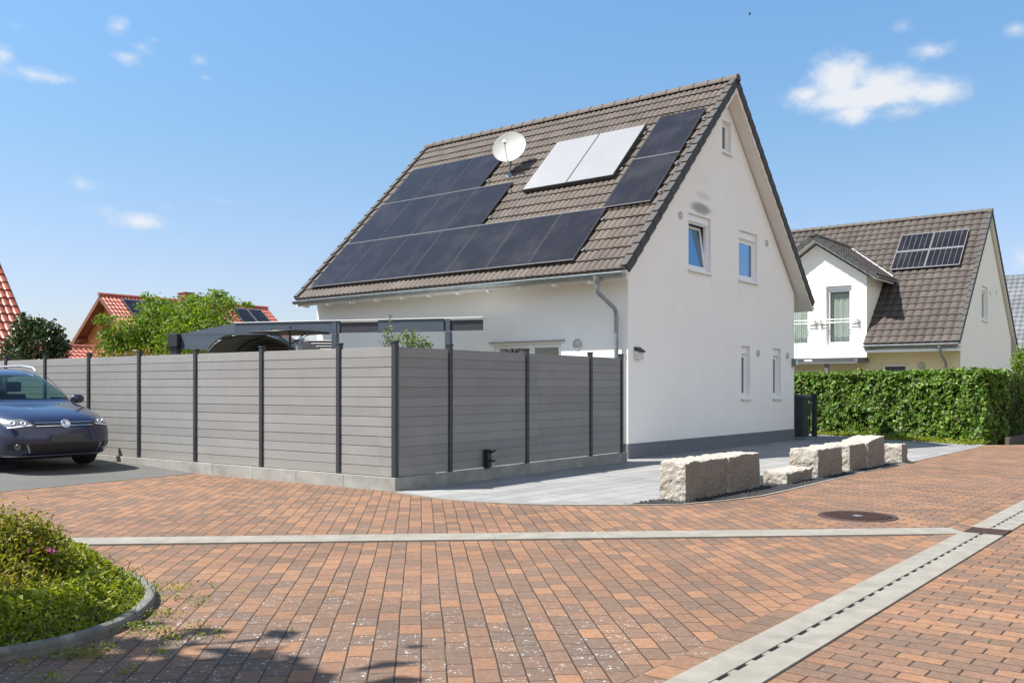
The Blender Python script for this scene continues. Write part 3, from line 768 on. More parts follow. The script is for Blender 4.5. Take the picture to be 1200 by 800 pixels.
for k in range(7): solar_panel(-.34, .872, 1.0+k*1.153+.008, 1.0+(k+1)*1.153-.008)
for k in range(4): solar_panel(.895, 2.095, 4.46+k*1.145+.008, 4.46+(k+1)*1.145-.008)
for k in range(3): solar_panel(2.12, 3.25, 5.55+k*1.14+.008, 5.55+(k+1)*1.14-.008)
solar_panel(.90, 2.12, -.03, 1.11); solar_panel(2.14, 3.345, -.03, 1.11)
M_therm = simple('matt pale collector glass', (.235, .235, .24), .35, var=.05, scale=1.2, spec=.4)
for y0 in (1.375, 2.635): solar_panel(1.73, 3.15, y0, y0+1.25, lift=.15, th=.09, name='thermal_collector', mats=[M_therm, M_darkframe])
m = MB()
def rail(y0, y1, x): 
    a = roofp(x, y0, .06); m.tube([a, roofp(x, y1, .06)], .022, 6)
    for yy in (y0-.01,):
        p = roofp(x, yy, .09); m.tube([p, p+V3((0, -.035, 0))], .022, 6)
for x in (-.10, .62): rail(.95, 9.1, x)
for x in (1.12, 1.88): rail(4.40, 9.07, x)
for x in (2.35, 3.02): rail(5.48, 9.0, x)
for x in (1.15, 1.86, 2.4, 3.1): rail(-.09, 1.16, x)
for x in (1.95, 2.95): rail(1.32, 3.95, x)
for x, y0, y1 in ((-.345, 1.0, 9.08), (.885, 1.0, 9.08), (2.108, 4.45, 9.05), (2.13, -.03, 1.11), (.885, -.03, 1.0)):
    m.tube([roofp(x, y0, .112), roofp(x, y1, .112)], .007, 6)
m.build('mounting_rail', M_aludull, house)
# satellite dish: mast is the part
db = V3((2.42, 4.90, 2.42+CC)); R_inv = Matrix.Rotation(-HOUSE_ROT, 3, 'Z')
dn = R_inv @ V3((-.30, -.86, .36)).normalized()
dc = db + R_inv @ V3((.02, -.05, .70)) 
m = MB(); m.tube([db-V3((0, 0, .1)), db+V3((0, 0, .06)), dc-V3((0, 0, .18))+(-dn)*.10, dc-dn*.12+V3((0, 0, .04))], .026, 10)
m.lathe([(.10, -.01), (.09, .06), (.035, .12)], 12, Matrix.Translation(db+V3((0, 0, .0))))
m.build('satellite_dish', M_zinc, house); dish = COL.objects[-1] if False else bpy.data.objects['satellite_dish']
zq = dn.to_track_quat('Z', 'Y').to_matrix().to_4x4()
m = MB(); prof = [(r_, .16*(r_/.42)**2*.42-.0) for r_ in np.linspace(0.001, .425, 12)]
prof2 = prof + [(.432, prof[-1][1]+.004), (.43, prof[-1][1]-.012)] + [(r_, z_-.012) for r_, z_ in reversed(prof)]
m.lathe(prof2, 40, Matrix.Translation(dc) @ zq); m.build('reflector', simple('light grey dish enamel', (.33, .33, .315), .5, var=.03), dish)
yq = zq.to_3x3() @ V3((0, -1, 0)); yq = yq if yq.z < 0 else -yq
m = MB(); fp = dc+dn*.42+yq*.10
m.tube([dc+yq*.42+dn*.04, fp], .011, 8); m.tube([dc+yq*.40-dn*.06, dc+yq*.47+dn*.05], .014, 8)
m.tube([fp+dn*.03, fp-dn*.06], [.026, .034], 10); m.build('feed_arm', M_alu, dish)

# ================================================================== NEIGHBOUR HOUSE (right)
A2 = V3((19.217, 37.0, 0)); Z2 = 8.44
h2 = thing('neighbour_house', A2, HOUSE_ROT, 'white house with dark brown roof and gabled dormer, behind the ivy hedge', 'house')
t2 = lambda x: Z2-abs(x)-.28
m = MB()
wall_with_holes(m, [(-4.6, 0), (4.6, 0), (4.6, t2(4.6)), (0, t2(0)), (-4.6, t2(4.6))], [(-1.15, -.10, 4.06, 5.40), (-2.3, -1.95, .9, 1.74), (1.45, 1.85, .9, 1.9), (3.45, 3.95, .8, 1.92)], lambda x, z: V3((x, .14, z)), V3((0, 1, 0)), .2)
m.face([(4.6, .14, 0), (4.6, 12, 0), (4.6, 12, t2(4.6)), (4.6, .14, t2(4.6))]); m.face([(-4.6, 12, 0), (4.6, 12, 0), (4.6, 12, t2(4.6)), (0, 12, t2(0)), (-4.6, 12, t2(4.6))])
# dormer gable wall and cheeks
DY, DH = 5.27, 1.93
wall_with_holes(m, [(DY-DH, 2.55), (DY+DH, 2.55), (DY+DH, 5.66), (DY, 7.0), (DY-DH, 5.66)], [(3.90, 4.89, 3.05, 5.34), (5.55, 6.54, 3.05, 5.34)], lambda y, z: V3((-5.0, y, z)), V3((1, 0, 0)), .2)
for y in (DY-DH, DY+DH): m.face([(-5.0, y, 2.55), (-5.0, y, 5.66), (-2.4, y, 5.66), (-2.4, y, 4.2), (-4.6, y, 2.55)])
m.build('wall', M_wall2, h2)
m = MB(); wall_with_holes(m, [(.14, 0), (12, 0), (12, t2(4.6)), (.14, t2(4.6))], [(1.95, 2.94, .9, 2.32), (5.0, 6.6, .2, 2.1), (7.0, 8.4, .2, 2.1)], lambda y, z: V3((-4.6, y, z)), V3((1, 0, 0)), .2); m.build('lower_wall', M_cream, h2)
EO = 5.42
m = MB()
for sg in (-1, 1):
    a = [V3((sg*EO, 0, Z2-EO-.035)), V3((0, 0, Z2-.035)), V3((0, 12.3, Z2-.035)), V3((sg*EO, 12.3, Z2-EO-.035))] if sg > 0 else None
    if sg > 0:
        b = [p-V3((0, 0, .2)) for p in a]; m.raw(a+b, [(0, 1, 2, 3), (7, 6, 5, 4), (0, 4, 5, 1), (2, 6, 7, 3), (0, 3, 7, 4)])
    else:
        for (xa, y0, y1) in ((-EO, 0, DY-DH-.02), (-3.9, DY-DH-.02, DY+DH+.02), (-EO, DY+DH+.02, 12.3)):
            a = [V3((xa, y0, Z2+xa-.035)), V3((0, y0, Z2-.035)), V3((0, y1, Z2-.035)), V3((xa, y1, Z2+xa-.035))]; b = [p-V3((0, 0, .2)) for p in a]
            m.raw(a+b, [(0, 1, 2, 3), (7, 6, 5, 4), (0, 4, 5, 1), (2, 6, 7, 3), (0, 3, 7, 4)])
m.build('roof_deck', M_boards, h2)
UL = V3((1, 0, 1)).normalized()
r2 = tiles('roof', M_tile2, (-EO, 0, Z2-EO), (0, 1, 0), UL, DY-DH, EO*math.sqrt(2), h2, roll=.3, amp=.045, course=.36, res=8, step=.04)
tiles('roof', M_tile2, (-3.9, DY-DH, Z2-3.9), (0, 1, 0), UL, 2*DH, 3.9*math.sqrt(2), h2, roll=.3, amp=.045, course=.36, res=8, step=.04)
tiles('roof', M_tile2, (-EO, DY+DH, Z2-EO), (0, 1, 0), UL, 12.3-DY-DH, EO*math.sqrt(2), h2, roll=.3, amp=.045, course=.36, res=5, step=.04)
tiles('rear_roof', M_tile2, (EO, 0, Z2-EO), (0, 1, 0), V3((-1, 0, 1)).normalized(), 12.3, EO*math.sqrt(2), h2, roll=.3, amp=.045, res=4)
ridge_caps('ridge', M_tile2, (0, -.02, Z2+.06), (0, 12.3, Z2+.06), h2)
verge_tiles('verge', M_tileverge, (-EO, 0, Z2-EO), UL, (0, -1, 0), EO*math.sqrt(2), h2, depth=.10); verge_tiles('verge', M_tileverge, (EO, 0, Z2-EO), V3((-1, 0, 1)).normalized(), (0, -1, 0), EO*math.sqrt(2), h2, depth=.10)
gutter(h2, (-EO-.05, 0.02, Z2-EO-.06), (-EO-.05, DY-DH-.03, Z2-EO-.06))
m = MB(); m.box((-EO+.0, .05, Z2-EO-.30), (-4.605, DY-DH-.05, Z2-EO-.24)); m.box((-EO+.0, .05, Z2-EO-.24), (-EO+.02, DY-DH-.05, Z2-EO-.06)); m.build('soffit', M_white, h2)
m = MB(); xg = -EO-.05; m.lathe([(.085, 0), (.075, -.08), (.045, -.16)], 12, Matrix.Translation((xg, .62, Z2-EO-.10)))
m.tube([(xg, .62, Z2-EO-.2), (xg, .62, Z2-EO-.34), (xg+.72, .60, Z2-EO-.72), (xg+.77, .6, Z2-EO-.85), (xg+.77, .6, .1)], .045, 10); m.build('downpipe', M_zinc, h2)
# dormer roof
DK = .70; DS = V3((0, 1, DK)).normalized(); DSQ = V3((0, -1, DK)).normalized(); DOV = .24; DZR = 7.30
dlen = (DH+DOV+.22)*math.sqrt(1+DK**2); dz0 = DZR-(DH+DOV+.22)*DK; dy0 = DY-(DH+DOV+.22)
tiles('dormer_roof', M_tile2, (-5.38, dy0, dz0), (1, 0, 0), DS, 4.4, dlen, h2, roll=.3, amp=.045, course=.36, res=6, step=.04)
tiles('dormer_roof', M_tile2, (-5.38, DY+(DH+DOV+.22), dz0), (1, 0, 0), DSQ, 4.4, dlen, h2, roll=.3, amp=.045, course=.36, res=6, step=.04)
ridge_caps('dormer_ridge', M_tile2, (-5.42, DY, DZR+.06), (-1.0, DY, DZR+.06), h2)
verge_tiles('dormer_verge', M_tileverge, (-5.38, dy0, dz0), DS, (-1, 0, 0), dlen, h2, depth=.12); verge_tiles('dormer_verge', M_tileverge, (-5.38, DY+(DH+DOV+.22), dz0), DSQ, (-1, 0, 0), dlen, h2, depth=.12)
m = MB()
for s_ in (-1, 1):
    y1 = DY+s_*(DH+DOV+.20)
    a = [V3((-5.36, y1, dz0-.0)), V3((-5.36, DY, DZR-.02)), V3((-1.2, DY, DZR-.02)), V3((-1.2, y1, dz0-.0))]; b = [p-V3((0, 0, .17)) for p in a]
    m.raw(a+b, [(0, 1, 2, 3), (7, 6, 5, 4), (0, 4, 5, 1), (2, 6, 7, 3), (0, 3, 7, 4)])
m.build('dormer_soffit', M_white, h2)
gutter(h2, (-3.0, dy0-.05, dz0-.05), (-5.36, dy0-.05, dz0-.05), .06, 'dormer_gutter')
m = MB(); vz0, vz1 = dz0+.10, DZR; m.tube([(vz0-Z2-.02, dy0+.14, vz0+.08), (vz1-Z2-.02, DY, vz1+.08)], .035, 6); m.build('valley_flashing', M_alu, h2)
M_railm = simple('light metal rail', (.62, .63, .64), .35, metal=.3)
def tdor(y, d, z): return V3((-5.0+d, y, z))
for y0 in (3.90, 5.55):
    dw = window(h2, tdor, y0, y0+.99, 3.05, 5.34, sill=False, curtain=M_curtain, name='balcony_door', y_in=.10, box=.10)
    m = MB()
    for z in (4.04, 3.92, 3.9): m.tube([(-5.1, y0-.28, z), (-5.1, y0+1.27, z)], .016 if z > 3.91 else .008, 6)
    for y in (y0-.22, y0+1.21): 
        m.box((-5.115, y-.02, 3.86), (-5.001, y+.02, 4.06)); m.box((-5.03, y-.10, 3.9), (-5.002, y+.10, 4.0))
    m.build('balcony_rail', M_railm, dw)
def tf2(y, d, z): return V3((-4.6+d, y, z))
window(h2, tf2, 1.95, 2.94, .9, 2.32, curtain=simple('dark blind', (.05, .05, .055), .7))
for a, b in ((5.0, 6.6), (7.0, 8.4)): window(h2, tf2, a, b, .2, 2.1, sill=False, curtain=simple('dim net', (.12, .13, .14), .8), name='terrace_door', mullion=(a+b)/2)
def tg2(x, d, z): return V3((x, .14+d, z))
window(h2, tg2, -1.15, -.10, 4.06, 5.40, box=.12, y_in=.1)
window(h2, tg2, -2.3, -1.95, .9, 1.74, sill=False); window(h2, tg2, 1.45, 1.85, .9, 1.9, sill=False); window(h2, tg2, 3.45, 3.95, .8, 1.92, sill=False)
for x, z, nm in ((.35, 5.22, 'wall_vent'), (1.55, 5.35, 'wall_vent'), (2.6, 2.05, 'wall_vent')):
    m = MB(); m.lathe([(0, .03), (.07, .028), (.10, .01), (.10, -.002)], 14, Matrix.Translation((x, .14, z)) @ Matrix.Rotation(R(90), 4, 'X')); m.build(nm, simple('vent cover', (.6, .59, .55), .5), h2)
m = MB(); m.lathe([(0, .03), (.10, .028), (.14, .01), (.14, -.002)], 18, Matrix.Translation((-4.6, 1.47, 2.22)) @ Matrix.Rotation(R(-90), 4, 'Y')); m.build('wall_vent', simple('vent cover beige', (.45, .43, .38), .5), h2)
# terrace canopy under the dormer
m = MB(); m.box((-6.2, 3.38, 2.36), (-4.62, 8.6, 2.50)); m.box((-6.12, 4.42, 0), (-6.0, 4.56, 2.36)); m.box((-6.2, 3.30, 2.30), (-6.1, 8.65, 2.52)); m.box((-6.16, 5.0, 2.40), (-6.205, 5.3, 2.46), 1)
m.build('terrace_canopy', [simple('grey canopy', (.13, .135, .14), .5), M_white], h2)
# panels on the neighbour's roof
def roof2(x, y, lift): return V3((x, y, Z2+x)) + NUP*lift
for i in range(2):
    for j in range(2):
        solar_panel(-2.44+i*.80, -2.44+(i+1)*.80-.015, .64+j*1.28, .64+(j+1)*1.28-.02, h2, .16, [M_pvgrid, M_aludull], .04, rp=roof2)

# grey house far right
A5 = V3((31.2, 55.0, 0)); h5 = thing('grey_roofed_house', A5, HOUSE_ROT, 'distant white house with pale grey tiled roof at the right edge', 'house')
Z5 = 8.15; tiles('roof', M_tilegrey, (-4.6, -7, Z5-4.6), (0, 1, 0), UL, 16, 4.6*math.sqrt(2), h5, roll=.3, amp=.05, course=.38, res=4)
tiles('rear_roof', M_tilegrey, (4.6, -7, Z5-4.6), (0, 1, 0), V3((-1, 0, 1)).normalized(), 16, 4.6*math.sqrt(2), h5, roll=.3, amp=.05, course=.38, res=3)
m = MB()
for x in (-4.1, 4.1): m.face([(x, -6.6, 0), (x, 8.6, 0), (x, 8.6, 4.0), (x, -6.6, 4.0)])
for y in (-6.6, 8.6): m.face([(-4.1, y, 0), (4.1, y, 0), (4.1, y, 3.95), (0, y, Z5-.1), (-4.1, y, 3.95)])
m.build('wall', M_wall2, h5)
gutter(h5, (-4.66, -7, Z5-4.66), (-4.66, 9, Z5-4.66))

# ================================================================== RED HOUSES (left, behind the fence)
def red_house(name, P, zr, slope, wl, wr, L0, L1, label, gable_mat, ov=.55, pv=()):
    """ridge along local x (= dR), gable at x=L0 faces the left; y = dL"""
    h = thing(name, P, HOUSE_ROT, label, 'house')
    c = 1/math.sqrt(1+slope*slope)
    ux = V3((0, 1, slope))*c; 
    tiles('roof', M_tilered, (L0, -wr, zr-wr*slope), (1, 0, 0), V3((0, 1, slope))*c, L1-L0, wr/c, h, roll=.22, amp=.045, course=.36, res=5, step=.045)
    tiles('rear_roof', M_tilered, (L0, wl, zr-wl*slope), (1, 0, 0), V3((0, -1, slope))*c, L1-L0, wl/c, h, roll=.22, amp=.045, course=.36, res=4)
    ridge_caps('ridge', M_tilered, (L0-.05, 0, zr+.06), (L1+.05, 0, zr+.06), h, .13, .4)
    m = MB()
    for s_, wd in ((-1, wr), (1, wl)):
        a = [V3((L0, s_*wd, zr-wd*slope-.03)), V3((L0, 0, zr-.03)), V3((L1, 0, zr-.03)), V3((L1, s_*wd, zr-wd*slope-.03))]; b = [p-V3((0, 0, .18)) for p in a]
        m.raw(a+b, [(0, 1, 2, 3), (7, 6, 5, 4), (0, 4, 5, 1), (2, 6, 7, 3), (0, 3, 7, 4)])
    m.build('roof_deck', M_brownwood, h)
    m = MB()
    for x in (L0+ov, L1-ov):
        m.face([(x, -wr+.5, 0), (x, wl-.5, 0), (x, wl-.5, zr-(wl-.5)*slope-.15), (x, 0, zr-.2), (x, -wr+.5, zr-(wr-.5)*slope-.15)])
    m.face([(L0+ov, -wr+.5, 0), (L1-ov, -wr+.5, 0), (L1-ov, -wr+.5, zr-(wr-.5)*slope-.15), (L0+ov, -wr+.5, zr-(wr-.5)*slope-.15)])
    m.face([(L0+ov, wl-.5, 0), (L1-ov, wl-.5, 0), (L1-ov, wl-.5, zr-(wl-.5)*slope-.15), (L0+ov, wl-.5, zr-(wl-.5)*slope-.15)])
    m.build('wall', gable_mat, h)
    for x in (L0-.02, L1-.01):
        m = MB()
        for s_, wd in ((-1, wr), (1, wl)):
            a = [V3((x, s_*wd, zr-wd*slope-.26)), V3((x, 0, zr-.26)), V3((x, 0, zr+.02)), V3((x, s_*wd, zr-wd*slope+.02))]; m.slab(a, (.03, 0, 0))
        m.build('barge_board', M_brownwood, h)
    m = MB()
    for yy in (-.45*wr, .45*wl, 0): m.box((L0+.05, yy-.07, zr-abs(yy)*slope-.48), (L0+ov, yy+.07, zr-abs(yy)*slope-.28))
    m.build('purlin', M_brownwood, h)
    return h
M_brownwood = simple('red brown stained wood', (.17, .06, .03), .6, var=.15, scale=4)
M_timber = simple('orange brown timber wall', (.50, .17, .06), .6, var=.12, scale=3)
A3 = at(117, 346, 50); z3 = A3.z; A3.z = 0
h3 = red_house('red_timber_house', A3, z3, .78, 5.6, 5.0, 0, 10.9, 'orange brown timber house with red tiled roof and solar panels, behind the light green tree', M_timber, .6)
s3 = .78; c3 = 1/math.sqrt(1+s3*s3); N3 = V3((0, -s3, 1))*c3
def roof3(a, b, lift):  # a = distance from ridge, b = along
    return V3((b, -a, z3-a*s3)) + N3*lift
for i in range(2):
    for (b0, n) in ((1.0, 3), (8.0, 2)):
        for j in range(n): solar_panel(.35+(1-i)*1.42+1.36, .35+(1-i)*1.42, b0+j*1.08, b0+(j+1)*1.08-.03, h3, .16, [M_pvgrid2, M_darkframe], .04, rp=roof3, nup=N3)
m = MB(); m.box((4.9, -.35, z3-.4), (5.5, .35, z3+.5)); m.box((4.86, -.39, z3+.5), (5.54, .39, z3+.56)); m.build('chimney', simple('brick chimney', (.22, .09, .06), .8), h3)
m = MB()
for b0 in (5.3, 6.4):
    a = [roof3(2.9, b0, .13), roof3(2.9, b0+.85, .13), roof3(1.7, b0+.85, .13), roof3(1.7, b0, .13)]; m.slab(a, N3*.05)
m.build('roof_window', [M_alu], h3)
m = MB()
for b0 in (5.3, 6.4):
    a = [roof3(2.8, b0+.08, .185), roof3(2.8, b0+.77, .185), roof3(1.8, b0+.77, .185), roof3(1.8, b0+.08, .185)]; m.face(a)
m.build('roof_window_pane', simple('dark pane', (.03, .035, .05), .08), h3)
# annex with low pinkish roof
an = at(97, 408, 40); zA = an.z; an.z = 0
h6 = red_house('garden_annex', an, zA, .45, 2.2, 2.2, -3.2, 3.6, 'low annex with faded red roof between dark bush and timber house', M_timber, .3)
# left red roof
A4 = at(0, 310, 30) - dL*(-1) * 0; z4 = A4.z
kk = 2.4; A4r = A4 + dL*kk; zr4 = z4 + kk*1.13; A4r.z = 0
h4 = red_house('red_roofed_house', A4r, zr4, 1.13, 4.2, 5.6, -11, 0, 'house with steep glossy red tiled roof at the left edge of the picture', M_wall2, .5)

# ================================================================== PRIVACY FENCE
fence = thing('privacy_fence', FC, 0, 'grey horizontal slat privacy fence with black posts turning the corner on a concrete kerb', 'fence')
M_wpc = simple('grey composite slat', (.27, .258, .245), .75, var=.10, scale=2.5, bump=.0015, bscale=200)
def wpc():
    m, t, b = material('grey composite board'); P = objco(t)
    x, y, z = t.sep(P)
    row = t.m('FLOOR', t.m('DIVIDE', t.m('SUBTRACT', z, .185), .1357))
    bay = t.m('FLOOR', t.m('MULTIPLY', t.m('ADD', x, y), .21))
    r = t.white(t.comb(row, bay, .2))[0]
    st = t.noise(t.comb(t.m('MULTIPLY', t.m('ADD', x, y), 1.6), 0.0, t.m('MULTIPLY', z, 150)), 1.0, 4, .65)
    blot = t.noise(P, 2.2, 4, .6)
    c = t.ramp(r, [(0, (.207, .204, .201)), (1, (.238, .235, .231))])
    c = t.mix(1, c, t.ramp(st, [(.3, .9), (.7, 1.08)]), 'MULTIPLY'); c = t.mix(1, c, t.ramp(blot, [(.3, .93), (.7, 1.05)]), 'MULTIPLY')
    dirt = t.m('MULTIPLY', t.smooth(t.m('ADD', z, t.m('MULTIPLY', t.noise(P, 3.5, 5, .65), .6)), .85, .45), .28)
    c = t.mix(dirt, c, (.30, .27, .225))
    setp(t, b, c, .72, None, t.bump(st, .25, .002), .3); return m
M_wpc = wpc()
nLf = V3((fL.y*-1, fL.x, 0)); nLf = nLf if nLf.y < 0 else -nLf         # outward normals
nRf = V3((fR.y, -fR.x, 0))
ZP, ZT = .182, 1.955
def frame_mx(d, n): # local: x along d, y = inward (-n), z up
    return Matrix(((d.x, -n.x, 0, 0), (d.y, -n.y, 0, 0), (0, 0, 1, 0), (0, 0, 0, 1)))
FL_, FR_ = frame_mx(fL, nLf), frame_mx(fR, nRf)
lp = [.06, 1.144, 2.848, 4.53, 6.163, 7.81, 9.405, 11.0, 12.6, 14.2]
rp_ = [.06, 1.193, 3.10, 5.045, 6.138]
NSL = 13; SH_ = (ZT-ZP-.01)/NSL
for Mx_, ts in ((FL_, lp), (FR_, rp_)):
    for a, b in zip(ts[:-1], ts[1:]):
        m = MB()
        for k in range(NSL):
            z0 = ZP+.008+k*SH_
            j = random.uniform(-.0012, .0012)
            m.box((a+.03, .052+j, z0), (b-.03, .072+j, z0+SH_-.011), 0, Mx_)
            m.box((a+.03, .057, z0+SH_-.011), (b-.03, .067, z0+SH_), 0, Mx_)
        m.build('panel', M_wpc, fence, .0025)
for Mx_, ts in ((FL_, lp), (FR_, rp_[1:])):
    for t_ in ts:
        m = MB(); m.box((t_-.036, .026, ZP-.01), (t_+.036, .098, ZT+.055), 0, Mx_); p = m.build('post', M_dark, fence, .003)
        m = MB(); m.box((t_-.046, .016, ZT+.056), (t_+.046, .108, ZT+.078), 0, Mx_); m.build('cap', M_dark, p, .004)
m = MB()
x = 0.0
while x < 14.3: m.box((x+.0015+(0 if x else .0), 0, -.12), (x+.9985, .12, ZP), 0, FL_); x += 1.0
x = .122
for L in (1.0, .98, .98, .96, 1.35, .98): 
    xe = min(x+L, 6.27); 
    if xe > x+.05: m.box((x+.0015, .0012, -.12), (xe-.0015, .12, ZP-.0008), 0, FR_)
    x = xe
m.build('kerb', M_plinth, fence, .004)
# garden tap on the fence kerb
tp = FC + fR*1.98 + nRf*.0; tp.z = 0
tap = thing('garden_tap', tp, 0, 'small black garden tap on a stub post at the foot of the shaded fence', 'tap')
m = MB(); m.box((-.045, -.065, ZP), (.045, .02, ZP+.285), 0, FR_); m.build('post', M_black, tap, .006)
m = MB(); P_ = lambda x, y, z: FR_ @ V3((x, y, z))
m.tube([P_(0, -.06, ZP+.25), P_(0, -.13, ZP+.25)], .02, 8); m.tube([P_(0.0, -.12, ZP+.25), P_(.02, -.13, ZP+.27), P_(.07, -.13, ZP+.27)], .014, 8)
m.tube([P_(0, -.06, ZP+.12), P_(0, -.12, ZP+.12), P_(0, -.135, ZP+.095)], .016, 8); m.box((-.05, -.15, ZP+.11), (.055, -.125, ZP+.125), 0, FR_)
m.build('spout', M_black, tap)
m = MB(); m.tube([P_(0, -.135, ZP+.09), P_(.0, -.125, ZP+.04), P_(-.01, -.09, ZP+.01)], .011, 8); m.build('hose_end', simple('pale hose', (.5, .5, .48), .5), tap)

# ================================================================== CANOPY AND PATIO THINGS BEHIND THE FENCE
cA, cB = at(565, 372, 19.0), at(275, 378.5, 20.65); cA.z = cB.z = 2.84
cd = (cB-cA).normalized(); cl = (cB-cA).length; cn = V3((-cd.y, cd.x, 0)); cn = cn if cn.y > 0 else -cn
cano = thing('patio_canopy', (cA.x, cA.y, 0), math.atan2(cd.y, cd.x), 'slate grey patio canopy with partly dark fascia and arched end, between fence and white house', 'canopy')
ysg = 1 if (Matrix.Rotation(math.atan2(cd.y, cd.x), 3, 'Z') @ V3((0, 1, 0))).dot(cn) > 0 else -1
def tpx(px):
    k = (px-CX)/FPX; return (k*cA.y-cA.x)/(cd.x-k*cd.y)
def cb(mb, x0, x1, y0, y1, z0, z1, mi=0): mb.box((x0, min(y0*ysg, y1*ysg), z0), (x1, max(y0*ysg, y1*ysg), z1), mi)
zb = 2.84-.27
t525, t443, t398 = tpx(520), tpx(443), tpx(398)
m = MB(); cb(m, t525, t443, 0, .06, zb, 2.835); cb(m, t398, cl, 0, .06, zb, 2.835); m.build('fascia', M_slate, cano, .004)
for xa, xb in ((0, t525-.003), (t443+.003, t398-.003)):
    m = MB(); cb(m, xa, xb, .02, .07, zb+.01, 2.80); m.build('dark_fascia', M_darkmetal, cano)  # near-black lengths of fascia filling the gaps between the slate ones
m = MB(); cb(m, -.01, cl, -.02, .5, 2.84, 2.856); m.build('roof_sheet', M_white, cano)
for px in (525, 392):
    m = MB(); t_ = tpx(px); cb(m, t_-.06, t_+.06, -.03, .10, 0, zb-.004); cb(m, t_-.05, t_+.05, -.012, -.001, zb, 2.82); m.build('post', M_slate, cano, .004)
# arched end panel, falling away to the left
cC = at(210, 391.5, 21.9)
Ri = Matrix.Rotation(-math.atan2(cd.y, cd.x), 4, 'Z') @ Matrix.Translation((-cA.x, -cA.y, 0))
def arch_pts(pxs):
    out = []
    for px, py in pxs:
        f = (275-px)/65; out.append(Ri @ at(px, py, 20.65+f*1.25))
    return out
m = MB(); m.slab(arch_pts([(275, 378.5), (210, 391.5), (210, 409), (243, 410), (247, 404), (254, 398), (263, 393.5), (275, 390.5)]), (0, ysg*.06, 0)); m.build('arched_end', M_slate, cano)
m = MB(); pr = [(244, 412), (252, 403), (262, 396.5), (276, 392.5), (292, 391), (310, 393), (328, 399), (342, 407), (350, 413)]
q = [Ri @ at(px, py, 21.0) for px, py in pr]; vec = V3((0, ysg*2.2, 0))
m.raw(q+[p+vec for p in q], [(i, i+1, len(q)+i+1, len(q)+i) for i in range(len(q)-1)], 0, True)
for off in (0, 1.1): m.tube([p+V3((0, ysg*off, -.02)) for p in q], .035, 6)
m.build('arched_roof', M_darkmetal, cano)
m = MB(); p = Ri @ at(206, 391, 21.9); m.box((p.x-.09, p.y-.09, 0), (p.x+.09, p.y+.09, 2.60)); m.box((p.x-.13, p.y-.13, 2.36), (p.x+.13, p.y+.13, 2.68)); m.build('end_post', M_dark, cano, .01)
m = MB()
for k in range(14):
    p0 = Ri @ at(250, 400+k*3.2, 23.3); p1 = Ri @ at(392, 400+k*3.2, 22.3)
    m.tube([p0, p1], .045, 4)
m.build('slat_screen', M_darkmetal, cano)
# dark flat parasol
pp = at(340, 386, 18.9); pz = 2.53
par = thing('garden_parasol', (pp.x, pp.y, 0), .25, 'flat black garden parasol seen edge on above the lit fence', 'parasol')
m = MB(); m.lathe([(.0, pz+.05), (.75, pz+.025), (.80, pz), (.805, pz-.03), (.70, pz-.01), (0, pz+.02)], 4); m.build('parasol_canopy', M_black, par)
m = MB(); m.tube([(0, 0, 0), (0, 0, pz+.12)], .024, 8); 
for k in range(8):
    a = k*math.pi/4; m.tube([(0, 0, pz-.25), (.55*math.cos(a), .55*math.sin(a), pz+.05)], .008, 5)
m.build('pole', M_dark, par)
m = MB(); m.box((-.28, -.28, 0), (.28, .28, .07)); m.build('base_plate', M_dark, par)
# stove pipe with cone cap
sp = at(350.5, 400, 15.6); zc = EYE+57*15.6/FPX
stv = thing('garden_stove', (sp.x, sp.y, 0), 0, 'metal stove pipe with cone shaped rain cap behind the lit fence', 'stove')
m = MB(); m.tube([(0, 0, .9), (0, 0, zc-.10)], .055, 14); m.build('pipe', M_zinc, stv)
m = MB(); m.lathe([(.0, zc+.055), (.10, zc), (.105, zc-.012), (0, zc-.005)], 18); m.build('rain_cap', M_zinc, stv)
m = MB()
for k in range(3): a = k*2.1; m.tube([(.05*math.cos(a), .05*math.sin(a), zc-.11), (.07*math.cos(a), .07*math.sin(a), zc)], .006, 5)
m.build('cap_bracket', M_dark, stv)
m = MB(); m.lathe([(.0, .92), (.18, .9), (.26, .7), (.27, .2), (.24, 0)], 20); m.build('stove_body', M_dark, stv)

